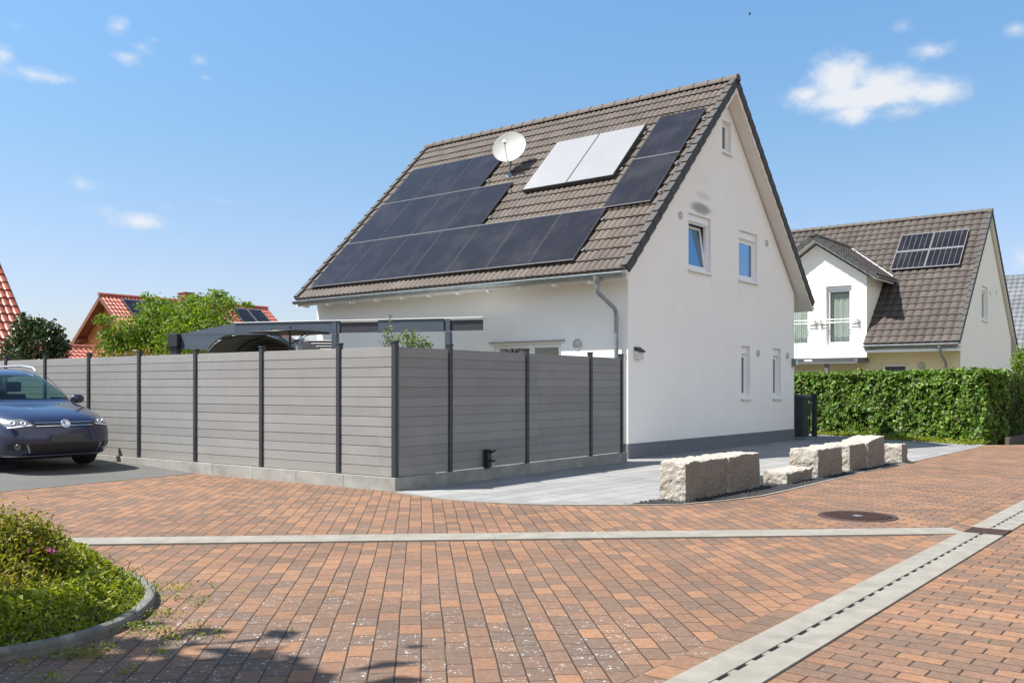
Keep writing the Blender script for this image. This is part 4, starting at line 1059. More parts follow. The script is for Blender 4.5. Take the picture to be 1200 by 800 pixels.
# ================================================================== BOULDERS
def granite(name='quarried granite', k=1.0, brown=.5):
    m, t, b = material(name); P = objco(t)
    g = t.noise(P, 130, 3, .7); big = t.noise(P, 3.2, 5, .65); med = t.noise(P, 18, 5, .7)
    c = t.ramp(g, [(.25, (.21*k, .190*k, .158*k)), (.45, (.37*k, .338*k, .29*k)), (.75, (.46*k, .425*k, .375*k))])
    c = t.mix(t.m('MULTIPLY', t.smooth(big, .72-brown*.44, .72), .35+brown*.3), c, (.33*k, .235*k, .15*k))
    c = t.mix(1, c, t.ramp(med, [(.3, .8), (.65, 1.08)]), 'MULTIPLY')
    h = t.m('ADD', t.m('MULTIPLY', med, .6), t.m('MULTIPLY', g, .25))
    setp(t, b, c, .9, None, t.bump(h, .9, .03), .3); return m
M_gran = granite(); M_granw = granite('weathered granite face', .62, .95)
def boulder(c0, c1, ztop, thick, seed, label, z1top=None):
    """c0: pixel of near lower corner, c1: pixel of far lower corner of the right-hand face; thick to the left"""
    a = gp(*c0); L = (gp(*c1)-a).dot(dR); z1top = z1top or ztop
    m = MB(); nx, ny, nz = max(6, int(L/.045)), max(6, int(thick/.045)), max(6, int(ztop/.045))
    key = {}; vs = []; fs = []; fr = []
    def vid(i, j, k):
        q = (i, j, k)
        if q in key: return key[q]
        u, v, h = i/nx, j/ny, k/nz
        zt = ztop+(z1top-ztop)*u
        p = V3((u*L, v*thick, h*zt-.02))
        e = Vector((0, 0, 0))
        s = Vector((seed*7.3, seed*3.1, seed*1.7))
        r1 = noise.noise_vector(p*2.3+s)*.02; r2 = noise.noise_vector(p*7+s)*.014; r3 = noise.noise_vector(p*19+s)*.009
        e = r1+r2+r3
        # bitten arrises
        c_ = sum((x_ in (0, 1)) for x_ in (u, v, 1 if h == 1 else .5))
        if c_ >= 2:
            n_ = abs(noise.noise(p*5+s))*.022+.004
            e += Vector(((.5-u)*2*n_*(u in (0, 1)), (.5-v)*2*n_*(v in (0, 1)), -n_*(h == 1)))
        if v == 0: e.y *= .55
        if k == 0: e *= .4
        key[q] = len(vs); vs.append(p+e); return key[q]
    for i in range(nx):
        for j in range(ny):
            fs.append((vid(i, j, nz), vid(i+1, j, nz), vid(i+1, j+1, nz), vid(i, j+1, nz)))
    nf = len(fs)
    for i in range(nx):
        for k in range(nz):
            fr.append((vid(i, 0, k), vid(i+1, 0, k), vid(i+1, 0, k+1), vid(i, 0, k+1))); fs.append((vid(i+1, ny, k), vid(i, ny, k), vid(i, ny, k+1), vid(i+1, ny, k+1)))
    for j in range(ny):
        for k in range(nz):
            fs.append((vid(0, j+1, k), vid(0, j, k), vid(0, j, k+1), vid(0, j+1, k+1))); fs.append((vid(nx, j, k), vid(nx, j+1, k), vid(nx, j+1, k+1), vid(nx, j, k+1)))
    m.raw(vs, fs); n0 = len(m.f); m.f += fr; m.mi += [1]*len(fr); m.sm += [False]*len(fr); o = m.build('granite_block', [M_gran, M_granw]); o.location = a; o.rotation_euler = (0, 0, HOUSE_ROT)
    sub = o.modifiers.new('sub', 'SUBSURF'); sub.levels = sub.render_levels = 1; sub.subdivision_type = 'SIMPLE'
    tx = bpy.data.textures.get('rock') or bpy.data.textures.new('rock', 'CLOUDS'); tx.noise_scale = .05; tx.noise_depth = 3
    dm = o.modifiers.new('rough', 'DISPLACE'); dm.texture = tx; dm.strength = .028; dm.mid_level = .5; dm.texture_coords = 'LOCAL'
    tag(o, label, 'stone block', 'granite blocks along the paving edge'); return o
boulder((803, 589), (854, 579.0), .515, .36, 1, 'large granite block nearest to the camera, at the left end of the row')
boulder((855, 579.3), (892.5, 572), .525, .42, 2, 'granite block butted against the far end of the nearest large block', .52)
boulder((922.5, 568.6), (951.7, 562.2), .215, .36, 3, 'low flat granite block, the lowest of the row')
boulder((958.7, 561.6), (988.5, 555.6), .475, .46, 4, 'cube shaped granite block standing just beyond the low flat one')
boulder((996, 553.5), (1017.5, 549.6), .475, .45, 5, 'granite block, nearer one of the touching pair beyond the cube shaped block', .48)
boulder((1018.5, 549.6), (1039.5, 545.8), .50, .50, 6, 'tall granite block with sloping top, farther one of the touching pair', .56)
boulder((1057, 543.3), (1063.5, 541.7), .37, .42, 7, 'small granite block at the far right end of the row')
# gravel
GV = []
poly2 = [(p.x, p.y) for p in gpoly]
def inside(x, y, pl):
    c = False; j = len(pl)-1
    for i in range(len(pl)):
        if (pl[i][1] > y) != (pl[j][1] > y) and x < (pl[j][0]-pl[i][0])*(y-pl[i][1])/(pl[j][1]-pl[i][1])+pl[i][0]: c = not c
        j = i
    return c
xs = [p[0] for p in poly2]; ys = [p[1] for p in poly2]
m = MB()
while len(GV) < 5200:
    x, y = random.uniform(min(xs), max(xs)), random.uniform(min(ys), max(ys))
    if not inside(x, y, poly2): continue
    GV.append((x, y)); r = random.uniform(.008, .02); a = random.uniform(0, 6.28)
    c = V3((x, y, .014+r*.4))
    pts = [c+V3((math.cos(a+k*1.571)*r*random.uniform(.7, 1.3), math.sin(a+k*1.571)*r*random.uniform(.7, 1.3), random.uniform(-.3, .3)*r)) for k in range(4)]
    pts += [c+V3((0, 0, r*random.uniform(.5, 1))), c-V3((0, 0, r*.8))]
    m.raw(pts, [(0, 1, 4), (1, 2, 4), (2, 3, 4), (3, 0, 4)])
tag(m.build('gravel', simple('dark lava stones', (.03, .03, .033), .85, var=.5, scale=45)), 'dark lava gravel round the granite blocks', 'gravel', None, 'stuff')

# ================================================================== HEDGES, PLANTS
def box_leaf_points(L, W, Hh, n, faces, bulge=.07):
    P = []; Nn = []
    areas = {'front': L*Hh, 'top': L*W, 'end': W*Hh}
    tot = sum(areas[f] for f in faces)
    for f in faces:
        k = int(n*areas[f]/tot)
        u, v = rng.random(k), rng.random(k)
        dep = np.abs(rng.normal(size=k))*.06
        if f == 'front': p = np.stack([u*L, dep, v*Hh], 1); nn = np.tile([0, -1, .35], (k, 1))
        elif f == 'top': p = np.stack([u*L, v*W, Hh-dep], 1); nn = np.tile([0, -.25, 1], (k, 1))
        else: p = np.stack([dep, u*W, v*Hh], 1); nn = np.tile([-1, 0, .35], (k, 1))
        P.append(p); Nn.append(nn)
    P = np.concatenate(P); Nn = np.concatenate(Nn).astype(float)
    off = np.array([noise.noise(Vector(q)*1.7)*.9+noise.noise(Vector(q)*4.5)*.6 for q in P])
    P = P + Nn*(off*bulge)[:, None]
    return P, Nn
# local x along dL (from the right-hand corner), y into the hedge (= dR)
hd = thing('ivy_hedge', HEDGE, 0, 'long clipped hedge of glossy green ivy beside the white house', 'hedge')
HM = Matrix(((hL.x, hR.x, 0), (hL.y, hR.y, 0), (0, 0, 1)))
def tr(P, Mx): return np.asarray(P) @ np.array(Mx).T
P, Nn = box_leaf_points(7.2, .8, 1.80, 16500, ('front', 'top', 'end'), .125)
leaf_mesh('foliage', tr(P, HM), M_ivy, .104, hd, tr(Nn, HM), .7, .9, .3)
rg = [(rng.random()*7.2, -.02+rng.random()*.8, 1.78+abs(rng.normal())*.05) for _ in range(700)]
leaf_mesh('top_shoots', tr(rg, HM), M_ivy, .10, hd, None, .9, .8)
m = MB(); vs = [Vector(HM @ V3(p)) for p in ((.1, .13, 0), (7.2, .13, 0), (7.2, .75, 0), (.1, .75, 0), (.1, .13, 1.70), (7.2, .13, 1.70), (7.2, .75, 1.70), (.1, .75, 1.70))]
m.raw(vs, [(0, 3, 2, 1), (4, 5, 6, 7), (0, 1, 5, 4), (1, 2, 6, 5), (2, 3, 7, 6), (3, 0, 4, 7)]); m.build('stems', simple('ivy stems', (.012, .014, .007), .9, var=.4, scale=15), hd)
# ground cover strip at its foot
k = 2600; u = rng.random(k)*6.6; wv = -rng.random(k)**1.3*(.62-.02*u); P = np.stack([u, wv, .02+.11*rng.random(k)*(1+wv)], 1)
o = leaf_mesh('low_ground_cover', tr(P, HM)+np.array([HEDGE.x, HEDGE.y, 0]), M_cover, .07, None, None, .8, .5); tag(o, 'low yellow green ground cover at the foot of the ivy hedge', 'ground cover', None, 'stuff')
# conifer hedge receding on the right
c_hedge = HEDGE + dR*.6 - dL*.30
ch = thing('conifer_hedge', c_hedge, 0, 'loose feathery conifer hedge in shade at the right edge, beyond the ivy hedge', 'hedge')
CM = Matrix(((dR.x, dL.x, 0), (dR.y, dL.y, 0), (0, 0, 1)))
P, Nn = box_leaf_points(8, .9, 1.62, 9000, ('front', 'top'), .16)
P[:, 2] += .12
leaf_mesh('foliage', tr(P, CM), M_thuja, .13, ch, tr(Nn, CM), .8, .32, .1, tilt=(0, 0, 1.3))
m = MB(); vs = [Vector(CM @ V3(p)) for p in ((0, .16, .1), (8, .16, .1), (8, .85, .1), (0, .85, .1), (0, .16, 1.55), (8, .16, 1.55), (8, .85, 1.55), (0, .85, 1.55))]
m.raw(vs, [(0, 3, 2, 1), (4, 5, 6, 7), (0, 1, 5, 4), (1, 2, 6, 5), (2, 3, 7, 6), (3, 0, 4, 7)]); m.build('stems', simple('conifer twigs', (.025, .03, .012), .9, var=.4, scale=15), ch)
# palisade edging
pal = MB(); x = 0
while x < 8:
    h = .175+random.uniform(-.008, .008); pal.box((x+.012, -.10, -.05), (x+.108, -.0, h), 0, Matrix.Translation(HEDGE+dR*.25-dL*.36) @ CM.to_4x4()); x += .12
o = pal.build('palisade_edging', simple('grey brown concrete palisade', (.08, .062, .056), .9, var=.2, scale=9), None, .012); tag(o, 'row of low grey brown concrete palisades edging the conifer hedge', 'edging')
# dark slat fence, white slat fence and shrub at the far right
p = at(1178, 446, 27.5); m = MB()
for k in range(16): m.box((p.x-.6+k*.105, p.y-.01, 0), (p.x-.6+k*.105+.075, p.y+.015, EYE+8*27.5/FPX))
m.box((p.x-.6, p.y+.02, 1.3), (p.x+1.1, p.y+.05, 1.38)); o = m.build('picket_fence', simple('dark weathered pickets', (.05, .045, .042), .85, var=.3)); tag(o, 'dark picket fence peeping over the hedges at the right edge', 'fence')
p = at(1183, 440, 31); m = MB()
for k in range(9): m.box((p.x, p.y, .25+k*.19), (p.x+3, p.y+.03, .25+k*.19+.13))
for q_ in (0.0, 1.5, 2.9): m.box((p.x+q_, p.y+.03, 0), (p.x+q_+.08, p.y+.1, 1.93))
o = m.build('slat_fence', M_white); tag(o, 'white horizontal slat fence at the right edge behind the hedges', 'fence')
def plant(name, loc, blobs, n, size, mat, label, cat, trunk=None, aspect=.5, group=None, shell=.45, limbs=8, ext=None, trunk_name='trunk'):
    t = thing(name, loc, 0, label, cat, group)
    P, d = blob_points(blobs, n, shell)
    leaf_mesh('crown', P, mat, size, t, None, .8, aspect, .2, .5)
    m = MB(); r0 = trunk or .05; B0 = blobs[0]
    for s_ in range(limbs):
        b = blobs[s_ % len(blobs)]
        e = V3((b[0]+random.uniform(-.5, .5)*b[3], b[1]+random.uniform(-.5, .5)*b[4], b[2]+random.uniform(-.1, .6)*b[5]))
        mid = V3((e.x*.35, e.y*.35, e.z*.5)); m.tube([(random.uniform(-.02, .02), random.uniform(-.02, .02), 0), tuple(V3((0, 0, e.z*.25))), tuple(mid), tuple(e)], [r0, r0*.85, r0*.5, r0*.12], 7)
    m.build(trunk_name, M_bark, t); return t
# light green tree behind the fence
T1 = at(205, 400, 27.0); TK = 27.0/20.5; T1.z = 0
bl = []
for (px, py, rx, rz) in [(150, 395, .55, .5), (185, 378, .6, .5), (165, 408, .6, .5), (215, 372, .55, .45), (245, 366, .5, .38), (262, 356, .35, .22), (250, 385, .55, .5), (215, 400, .7, .6), (135, 412, .45, .4), (270, 395, .35, .4), (120, 375, .22, .14), (185, 356, .25, .18), (230, 352, .35, .16), (255, 344, .2, .1), (290, 357, .13, .06), (172, 349, .1, .12), (203, 386, .8, .6), (130, 393, .28, .2)]:
    p = at(px, py, 27+random.uniform(-.9, .9)) - T1; bl.append((p.x, p.y, p.z, rx*TK, max(rx, .25)*1.1*TK, rz*TK))
for _ in range(2): bl.append((0, 0, 1.5, 1.0, 1.0, .7))
plant('leafy_tree', T1, bl, 17000, .125, M_lite, 'light green leafy tree with loose arching twigs rising above the fence', 'tree', .07, .42, None, .3, 14)
yl = at(140, 414, 19.2); yl.z = 0
plant('yellow_shrub', yl, [(0, 0, 1.8, .6, .4, .32), (-.55, .1, 1.75, .4, .4, .25), (.4, .1, 1.9, .4, .4, .3), (0, 0, .9, .6, .5, .8)], 2600, .09, M_bronze, 'yellowish shrub just above the fence in front of the light green tree', 'shrub', .02)
# dark glossy bush
T2 = at(44, 395, 21.5); T2.z = 0
bl = [(0, 0, 2.45, .62, .6, .52), (-.3, .0, 2.75, .32, .3, .3), (.28, 0, 2.65, .32, .3, .28), (-.02, 0, 2.9, .2, .2, .14), (.5, 0, 2.3, .26, .3, .3), (-.55, 0, 2.3, .3, .3, .3), (0, 0, 1.6, .7, .6, .6), (-.33, 0, 3.06, .07, .07, .10)]
plant('dark_bush', T2, bl, 5600, .10, M_darkleaf, 'dark glossy round topped bush in front of the steep red roof', 'bush', .05, .5)
T3 = at(8, 412, 20.2); T3.z = 0
plant('low_shrub', T3, [(0, 0, 1.95, .5, .4, .30), (-.8, 0, 2.0, .5, .4, .3), (.5, 0, 1.8, .4, .4, .25), (0, 0, 1.0, .9, .5, .8)], 3000, .085, M_darkleaf, 'low dark shrub at the left edge just above the fence top', 'shrub', .03)
# olive shrub behind the shaded fence
T4 = at(468, 396, 14.9); T4.z = 0
bl = [(.0, 0, 2.1, .30, .25, .18), (.28, 0, 2.12, .22, .2, .14), (-.18, 0, 2.25, .09, .09, .2), (-.14, 0, 2.5, .035, .035, .09), (.22, 0, 2.28, .05, .05, .1), (0, 0, 1.6, .35, .3, .45), (.42, 0, 2.05, .12, .12, .1), (.08, 0, 2.27, .06, .06, .08)]
plant('olive_shrub', T4, bl, 1500, .062, M_olive, 'small pale olive shrub peeping over the fence corner in front of the white house', 'shrub', .02, .35)
# shrub at the right edge
T5 = at(1201, 425, 30.5); T5.z = 0
plant('edge_tree', T5, [(0, 0, 2.2, .45, .45, .5), (.4, 0, 2.6, .5, .5, .5), (-.1, 0, 1.7, .35, .4, .4), (.5, 0, 1.8, .6, .5, .6)], 2600, .12, M_lite, 'bright green leafy tree cut by the right edge, in front of the grey roofed house', 'tree', .05)
# tree behind the photographer whose shade falls over the lower left corner
bl = [(0, 0, 5.5, 2.6, 2.6, 1.2), (1.5, .9, 5.5, 1.4, 1.4, .9), (0, 1.5, 5.5, 1.6, 1.4, .9), (1.9, -.6, 5.5, 1.2, 1.4, .8), (-1.3, 1.6, 5.5, 1.4, 1.3, .9), (.9, .5, 5.6, 1.5, 1.5, 1.0), (-1.2, .3, 5.4, 1.5, 1.5, 1.0), (.4, -1.3, 5.5, 1.5, 1.4, 1.0), (-.5, 1.3, 5.4, 1.5, 1.3, 1.0), (.3, 0, 6.3, 1.4, 1.4, .7), (0, 0, 4.9, 1.4, 1.4, .6)]
shade = plant('shade_tree', (-7.05, 1.9, 0), bl, 36000, .30, M_lite, 'broad leafy tree beside the planting bed, outside the left edge', 'tree', .13, .6, None, .1, 16)

m = MB()  # solid core added inside the unseen crown so its shadow falls dense
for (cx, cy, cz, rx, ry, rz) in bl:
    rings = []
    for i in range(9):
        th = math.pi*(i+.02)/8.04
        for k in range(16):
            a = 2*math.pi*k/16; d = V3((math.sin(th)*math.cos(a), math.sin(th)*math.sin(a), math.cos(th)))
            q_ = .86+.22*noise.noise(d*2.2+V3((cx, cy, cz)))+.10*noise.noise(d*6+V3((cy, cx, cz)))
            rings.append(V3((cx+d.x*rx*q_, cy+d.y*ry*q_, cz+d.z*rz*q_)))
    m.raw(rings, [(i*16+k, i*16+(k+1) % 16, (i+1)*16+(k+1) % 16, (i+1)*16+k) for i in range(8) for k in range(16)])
m.build('shadow_core', simple('shadow core', (.03, .05, .012), .9, var=.4, scale=9), shade)

# ---------------------------------------------------------------- planting bed in the left foreground
kp = [(-40, 783), (0, 775.5), (45, 767.5), (90, 757), (130, 744), (158, 730.5), (177, 716), (183.5, 703), (178, 692), (160, 681.5), (130, 671), (90, 661), (40, 653), (-40, 645)]
kpt = [gp(*p) for p in kp]
def catmull(pts, n=8):
    out = []
    for i in range(len(pts)-1):
        p0, p1, p2, p3 = pts[max(i-1, 0)], pts[i], pts[i+1], pts[min(i+2, len(pts)-1)]
        for k in range(n):
            t = k/n; out.append(.5*((2*p1)+(-p0+p2)*t+(2*p0-5*p1+4*p2-p3)*t*t+(-p0+3*p1-3*p2+p3)*t**3))
    return out+[pts[-1]]
kc = catmull(kpt, 8)
M_kerb = simple('mossy concrete kerb', (.155, .148, .13), .95, var=.35, scale=9, bump=.006, bscale=60)
m = MB(); prof = [(-.038, -.04), (-.038, .045), (-.030, .060), (-.014, .066), (.014, .066), (.030, .060), (.038, .045), (.038, -.04)]
acc = 0; seg = [[]]
for i, p in enumerate(kc):
    d = (kc[min(i+1, len(kc)-1)]-kc[max(i-1, 0)]).normalized(); n = V3((-d.y, d.x, 0))
    seg[-1].append((p, n, d)); 
    if i: acc += (kc[i]-kc[i-1]).length
    if acc > .78 and len(seg[-1]) > 2: acc = 0; seg.append([(p+d*.006, n, d)])
for sgm in seg:
    if len(sgm) < 2: continue
    vs = [p+n*(o_+.04)+V3((0, 0, z_+.004*noise.noise(p*6))) for p, n, d in sgm for o_, z_ in prof]; k = len(prof)
    m.raw(vs, [(i*k+j, i*k+j+1, (i+1)*k+j+1, (i+1)*k+j) for i in range(len(sgm)-1) for j in range(k-1)]+[tuple(range(k)), tuple(reversed(range((len(sgm)-1)*k, len(sgm)*k)))])
o = m.build('bed_kerb', M_kerb); tag(o, 'curved weathered concrete kerb round the planting bed in the left foreground', 'kerb')
bed2 = [(p.x, p.y) for p in kc]
poly_sheet('bed_soil', bed2, simple('dark soil', (.05, .036, .024), .95, var=.4, scale=20, bump=.02), z=.03)
def bed_points(n, fn):
    out = []; xs_ = [p[0] for p in bed2]; ys_ = [p[1] for p in bed2]
    ctr = np.array([np.mean(xs_), np.mean(ys_)])
    while len(out) < n:
        x, y = random.uniform(-5.2, max(xs_)), random.uniform(min(ys_), max(ys_))
        if not inside(x, y, bed2): continue
        h = fn(x, y)
        if h is None: continue
        out.append((x, y, h))
    return out
def edge_d(x, y): return min(math.hypot(x-p[0], y-p[1]) for p in bed2[::3])
def cover_h(x, y):
    e = edge_d(x, y); n_ = noise.noise(Vector((x*2.2, y*2.2, 0)))*.5+.5; n2 = noise.noise(Vector((x*7, y*7, 3)))*.5+.5
    far = .35*min(1, max(0, (y-6.05)/.35))*min(1, max(0, (-x-2.45)/.6))
    if e < .065: return None
    top = min(1, max(0, e-.06*(1-far))/(.34-.2*far))*(.08+.13*n_+.06*n2+.20*far)+.045
    return top*random.random()**.35
cp = bed_points(12500, cover_h)
o = leaf_mesh('ground_cover', cp, M_cover, .044, None, None, .8, .42, .2, .9, tilt=(0, 0, .7)); tag(o, 'low bright yellow green ground cover filling the kerbed bed', 'ground cover', None, 'stuff')
gb = bed_points(1400, lambda x, y: .04+random.random()*.10)
o = leaf_mesh('bed_grass', gb, M_grass, .085, None, None, .8, .07, .05, .2, tilt=(0, 0, 1.6)); tag(o, 'thin grass blades among the ground cover', 'grass', None, 'stuff')
SB = gp(10, 700); SB = V3((-3.55, 6.15, 0))
bl = []
for (px, py, r_) in [(5, 640, .20), (30, 632, .17), (48, 655, .17), (15, 668, .24), (-20, 650, .28), (30, 690, .2), (-10, 700, .3), (45, 625, .08), (20, 622, .07), (55, 640, .07), (-40, 640, .3), (10, 705, .22), (30, 718, .15), (-15, 735, .25), (20, 740, .12), (45, 690, .12)]:
    p = at(px, py, 6.05 if py < 700 else 5.75+random.uniform(-.2, .2))-SB; bl.append((p.x, p.y, max(p.z, .1), r_*1.3, r_*1.2, r_*1.1))
sh = plant('flowering_shrub', SB, bl, 15000, .043, M_spirea, 'bushy shrub with pink blossoms and bronze shoots in the kerbed bed, left foreground', 'shrub', .008, .38, None, .2, 26)
m = MB()
for px, py in ((35, 645), (60, 644.5)):
    c = at(px, py, 5.95)-SB
    for k in range(26):
        q_ = c+V3((random.gauss(0, .013), random.gauss(0, .013), random.gauss(0, .009))); r_ = .006
        m.raw([q_+V3((r_, 0, 0)), q_+V3((0, r_, 0)), q_+V3((-r_, 0, 0)), q_+V3((0, -r_, 0)), q_+V3((0, 0, r_)), q_-V3((0, 0, r_))], [(0, 1, 4), (1, 2, 4), (2, 3, 4), (3, 0, 4), (1, 0, 5), (2, 1, 5), (3, 2, 5), (0, 3, 5)])
m.build('blossom', M_pink, sh)
bz = thing('bronze_shrub', gp(75, 690), 0, 'low shrub with thin bronze shoots next to the pink blossomed shrub', 'shrub')
base = gp(75, 690); bl = []
for (px, py, r_) in [(75, 655, .09), (85, 668, .10), (65, 670, .12), (100, 660, .06), (82, 645, .05), (95, 680, .12), (60, 690, .14), (110, 668, .05), (90, 650, .04), (70, 640, .04)]:
    p = at(px, py, base.y+.1)-base; bl.append((p.x, p.y, max(.06, p.z), r_, r_, r_))
P_, _ = blob_points(bl, 1300, .2); leaf_mesh('crown', P_, M_bronze, .036, bz, None, .8, .4, .2, .5)
m = MB()
for k in range(18): 
    b = bl[k % len(bl)]; m.tube([(random.uniform(-.1, .1), random.uniform(-.1, .1), 0), (b[0]*.6, b[1]*.6, b[2]*.6), (b[0]+random.gauss(0, .03), b[1], b[2]+b[5]*.8)], [.005, .004, .0015], 5)
m.build('stem', M_bark, bz)
gs = thing('green_shoots', gp(110, 695), 0, 'upright bright green leafy shoots beside the bronze shrub', 'plant'); base = gp(110, 695); bl = []
for (px, py, r_) in [(110, 662, .05), (102, 672, .08), (118, 672, .07), (100, 650, .03), (122, 680, .09), (95, 685, .1), (112, 652, .025)]:
    p = at(px, py, base.y)-base; bl.append((p.x, p.y, max(.06, p.z), r_, r_, r_))
P_, _ = blob_points(bl, 800, .2); leaf_mesh('leaves', P_, M_cover, .045, gs, None, .8, .4, .2, .5)
m = MB()
for k in range(12):
    b = bl[k % len(bl)]; m.tube([(random.uniform(-.05, .05), 0, 0), (b[0]*.6, b[1]*.6, b[2]*.6), (b[0], b[1], b[2]+b[5]*.8)], [.005, .004, .0015], 5)
m.build('stem', M_bark, gs)
# weeds in the joints
wp = []; 
wc = [(190, 690, .16, 160), (205, 703, .12, 90), (186, 722, .1, 130), (170, 740, .1, 110), (110, 766, .10, 150), (95, 770, .1, 120), (70, 770, .07, 60), (215, 690, .07, 24), (248, 688, .03, 14), (232, 735, .05, 40), (190, 769, .05, 36), (255, 746, .04, 22), (236, 746, .04, 20), (283, 694, .03, 14), (240, 704, .05, 30), (60, 797, .06, 60), (150, 790, .06, 40), (205, 752, .1, 60), (228, 710, .06, 26), (30, 780, .05, 40), (200, 745, .1, 50), (581, 593, .08, 26), (160, 737, .06, 80), (390, 696, .01, 5), (340, 740, .02, 6), (305, 755, .02, 6), (736, 591, .05, 24)]
for px, py, r_, n in wc:
    c = gp(px, py)
    for _ in range(int(n*.6)): wp.append((c.x+random.gauss(0, r_)*.7, c.y+random.gauss(0, r_*.55), random.random()*.035+.006))
o = leaf_mesh('joint_weeds', wp, M_cover, .027, None, None, .8, .35, .2, .9, tilt=(0, 0, .5)); tag(o, 'small green weeds sprouting from the paver joints', 'weeds', None, 'stuff')
kw = [(136, 534.5), (128, 536), (243, 552), (300, 556)]
wp = []
for px, py in kw:
    c = gp(px, py, .05)
    for _ in range(14): wp.append((c.x+random.gauss(0, .05), c.y+random.gauss(0, .03), .05+random.random()*.07))
o = leaf_mesh('kerb_weeds', wp, M_cover, .05, None, None, .8, .2, .2, .9, tilt=(0, 0, 1)); tag(o, 'tiny weeds along the fence kerb by the asphalt drive', 'weeds', None, 'stuff')

# ================================================================== BIN AND GATE POST
wb = thing('wheelie_bin', hw(8.80, -.15), HOUSE_ROT, 'dark grey wheelie bin standing at the far corner of the white house', 'bin')
M_bin = simple('dark grey bin plastic', (.04, .045, .045), .45, var=.1)
m = MB(); a = [(.03, .03, .06), (.43, .03, .06), (.43, .5, .06), (.03, .5, .06)]; b = [(0, 0, 1.12), (.46, 0, 1.12), (.46, .56, 1.12), (0, .56, 1.12)]
m.raw([V3(p) for p in a+b], [(3, 2, 1, 0), (4, 5, 6, 7), (0, 1, 5, 4), (1, 2, 6, 5), (2, 3, 7, 6), (3, 0, 4, 7)]); m.box((-.02, -.02, 1.08), (.48, .58, 1.13)); m.build('body', M_bin, wb, .015)
m = MB(); m.raw([V3(p) for p in ((-.025, -.03, 1.132), (.485, -.03, 1.132), (.485, .6, 1.132), (-.025, .6, 1.132), (.02, .03, 1.20), (.44, .03, 1.20), (.44, .56, 1.24), (.02, .56, 1.24))], [(3, 2, 1, 0), (4, 5, 6, 7), (0, 1, 5, 4), (1, 2, 6, 5), (2, 3, 7, 6), (3, 0, 4, 7)]); m.build('lid', M_bin, wb, .012)
m = MB(); m.tube([(.03, .63, 1.08), (.43, .63, 1.08)], .018, 8); m.build('handle', M_bin, wb)
for x in (.02, .44): m = MB(); m.tube([(x-.025, .50, .10), (x+.025, .50, .10)], .10, 18); m.build('wheel', M_black, wb)
m = MB(); m.box((.30, -.004, .98), (.36, -.001, 1.04)); m.box((.30, .006, .55), (.36, .0115, .62)); m.build('sticker', M_white, wb)
gpst = at(954.5, 480, 26.3); gt = thing('gate_post', (gpst.x, gpst.y, 0), HOUSE_ROT, 'dark grey gate post against the ivy hedge beside the bin', 'post')
m = MB(); m.box((-.06, -.06, -.02), (.06, .06, 1.20)); m.build('shaft', M_dark, gt, .004); m = MB(); m.box((-.07, -.07, 1.20), (.07, .07, 1.225)); m.build('cap', M_dark, gt, .004)
m = MB(); m.box((-.02, .06, .10), (.02, 1.2, .14)); m.box((-.02, .06, 1.05), (.02, 1.2, 1.09))
for k in range(9): m.box((-.012, .12+k*.125, .14), (.012, .145+k*.125, 1.05))
m.build('gate_leaf', M_dark, gt)
# a bird high above the house
bp = at(878.5, 17, 45); bd = MB()
bd.lathe([(.0, -.16), (.035, -.10), (.05, .0), (.035, .09), (.012, .15), (0, .16)], 10, Matrix.Translation(bp) @ Matrix.Rotation(R(70), 4, 'Y'))
for s_ in (1, -1): bd.slab([bp+V3((-.05, 0, .01)), bp+V3((.07, 0, .01)), bp+V3((.02, .16*s_, .14)), bp+V3((-.04, .25*s_, .11))], (0, 0, .012))
bd.v = [tuple(bp+(Vector(v)-bp)*.6) for v in bd.v]
bo = bd.build('bird', M_black); tag(bo, 'tiny dark bird in the sky above the white house', 'bird')
# ================================================================== CAR
def carpaint():
    m, t, b = material('navy metallic paint'); P = objco(t)
    n = t.noise(P, 900, 1, .5)
    c = t.ramp(n, [(.3, (.008, .012, .042)), (.7, (.014, .020, .065))])
    setp(t, b, c, .32, .35, None, .5, 1.0); b.inputs['Coat Roughness'].default_value = .04; return m
M_paint = carpaint()
M_tyre = simple('tyre rubber', (.018, .018, .019), .85)
M_seat = simple('car seat cloth', (.035, .035, .04), .9)
M_lamp = simple('lamp reflector', (.62, .64, .66), .18, metal=.7)
M_lens = M_carglass
CARD = V3((-.805, .593, 0)).normalized()
fc = at(79, 500, 14.6); fc.z = .104
car = thing('parked_car', fc, math.atan2(CARD.y, CARD.x), 'dark navy family car with silver roof rails parked on the asphalt beside the fence', 'car')
TAB = np.array([ # z, front x, rear x, half width, nose depth, exponent
 (.17, .34, 4.10, .72, .60, 3.0), (.22, .13, 4.30, .83, .60, 3.1), (.30, .05, 4.37, .865, .60, 3.1), (.40, .01, 4.40, .88, .60, 3.1), (.50, 0, 4.40, .888, .60, 3.1),
 (.60, .02, 4.40, .893, .60, 3.1), (.69, .05, 4.38, .896, .62, 3.1), (.77, .10, 4.37, .893, .68, 3.0), (.84, .20, 4.36, .885, .78, 2.9), (.90, .36, 4.35, .875, .82, 2.8),
 (.955, .58, 4.34, .865, .76, 2.9), (1.005, .86, 4.33, .855, .66, 3.0), (1.045, 1.07, 4.32, .845, .55, 3.1), (1.09, 1.18, 4.31, .83, .5, 3.2), (1.22, 1.40, 4.27, .785, .48, 3.2),
 (1.36, 1.66, 4.21, .735, .46, 3.2), (1.48, 1.92, 4.14, .69, .45, 3.2), (1.555, 2.12, 4.06, .645, .45, 3.2), (1.605, 2.36, 3.95, .57, .5, 3.0), (1.635, 2.66, 3.75, .42, .5, 2.6), (1.645, 2.95, 3.5, .18, .3, 2.2), (1.647, 3.1, 3.35, .02, .1, 2)])
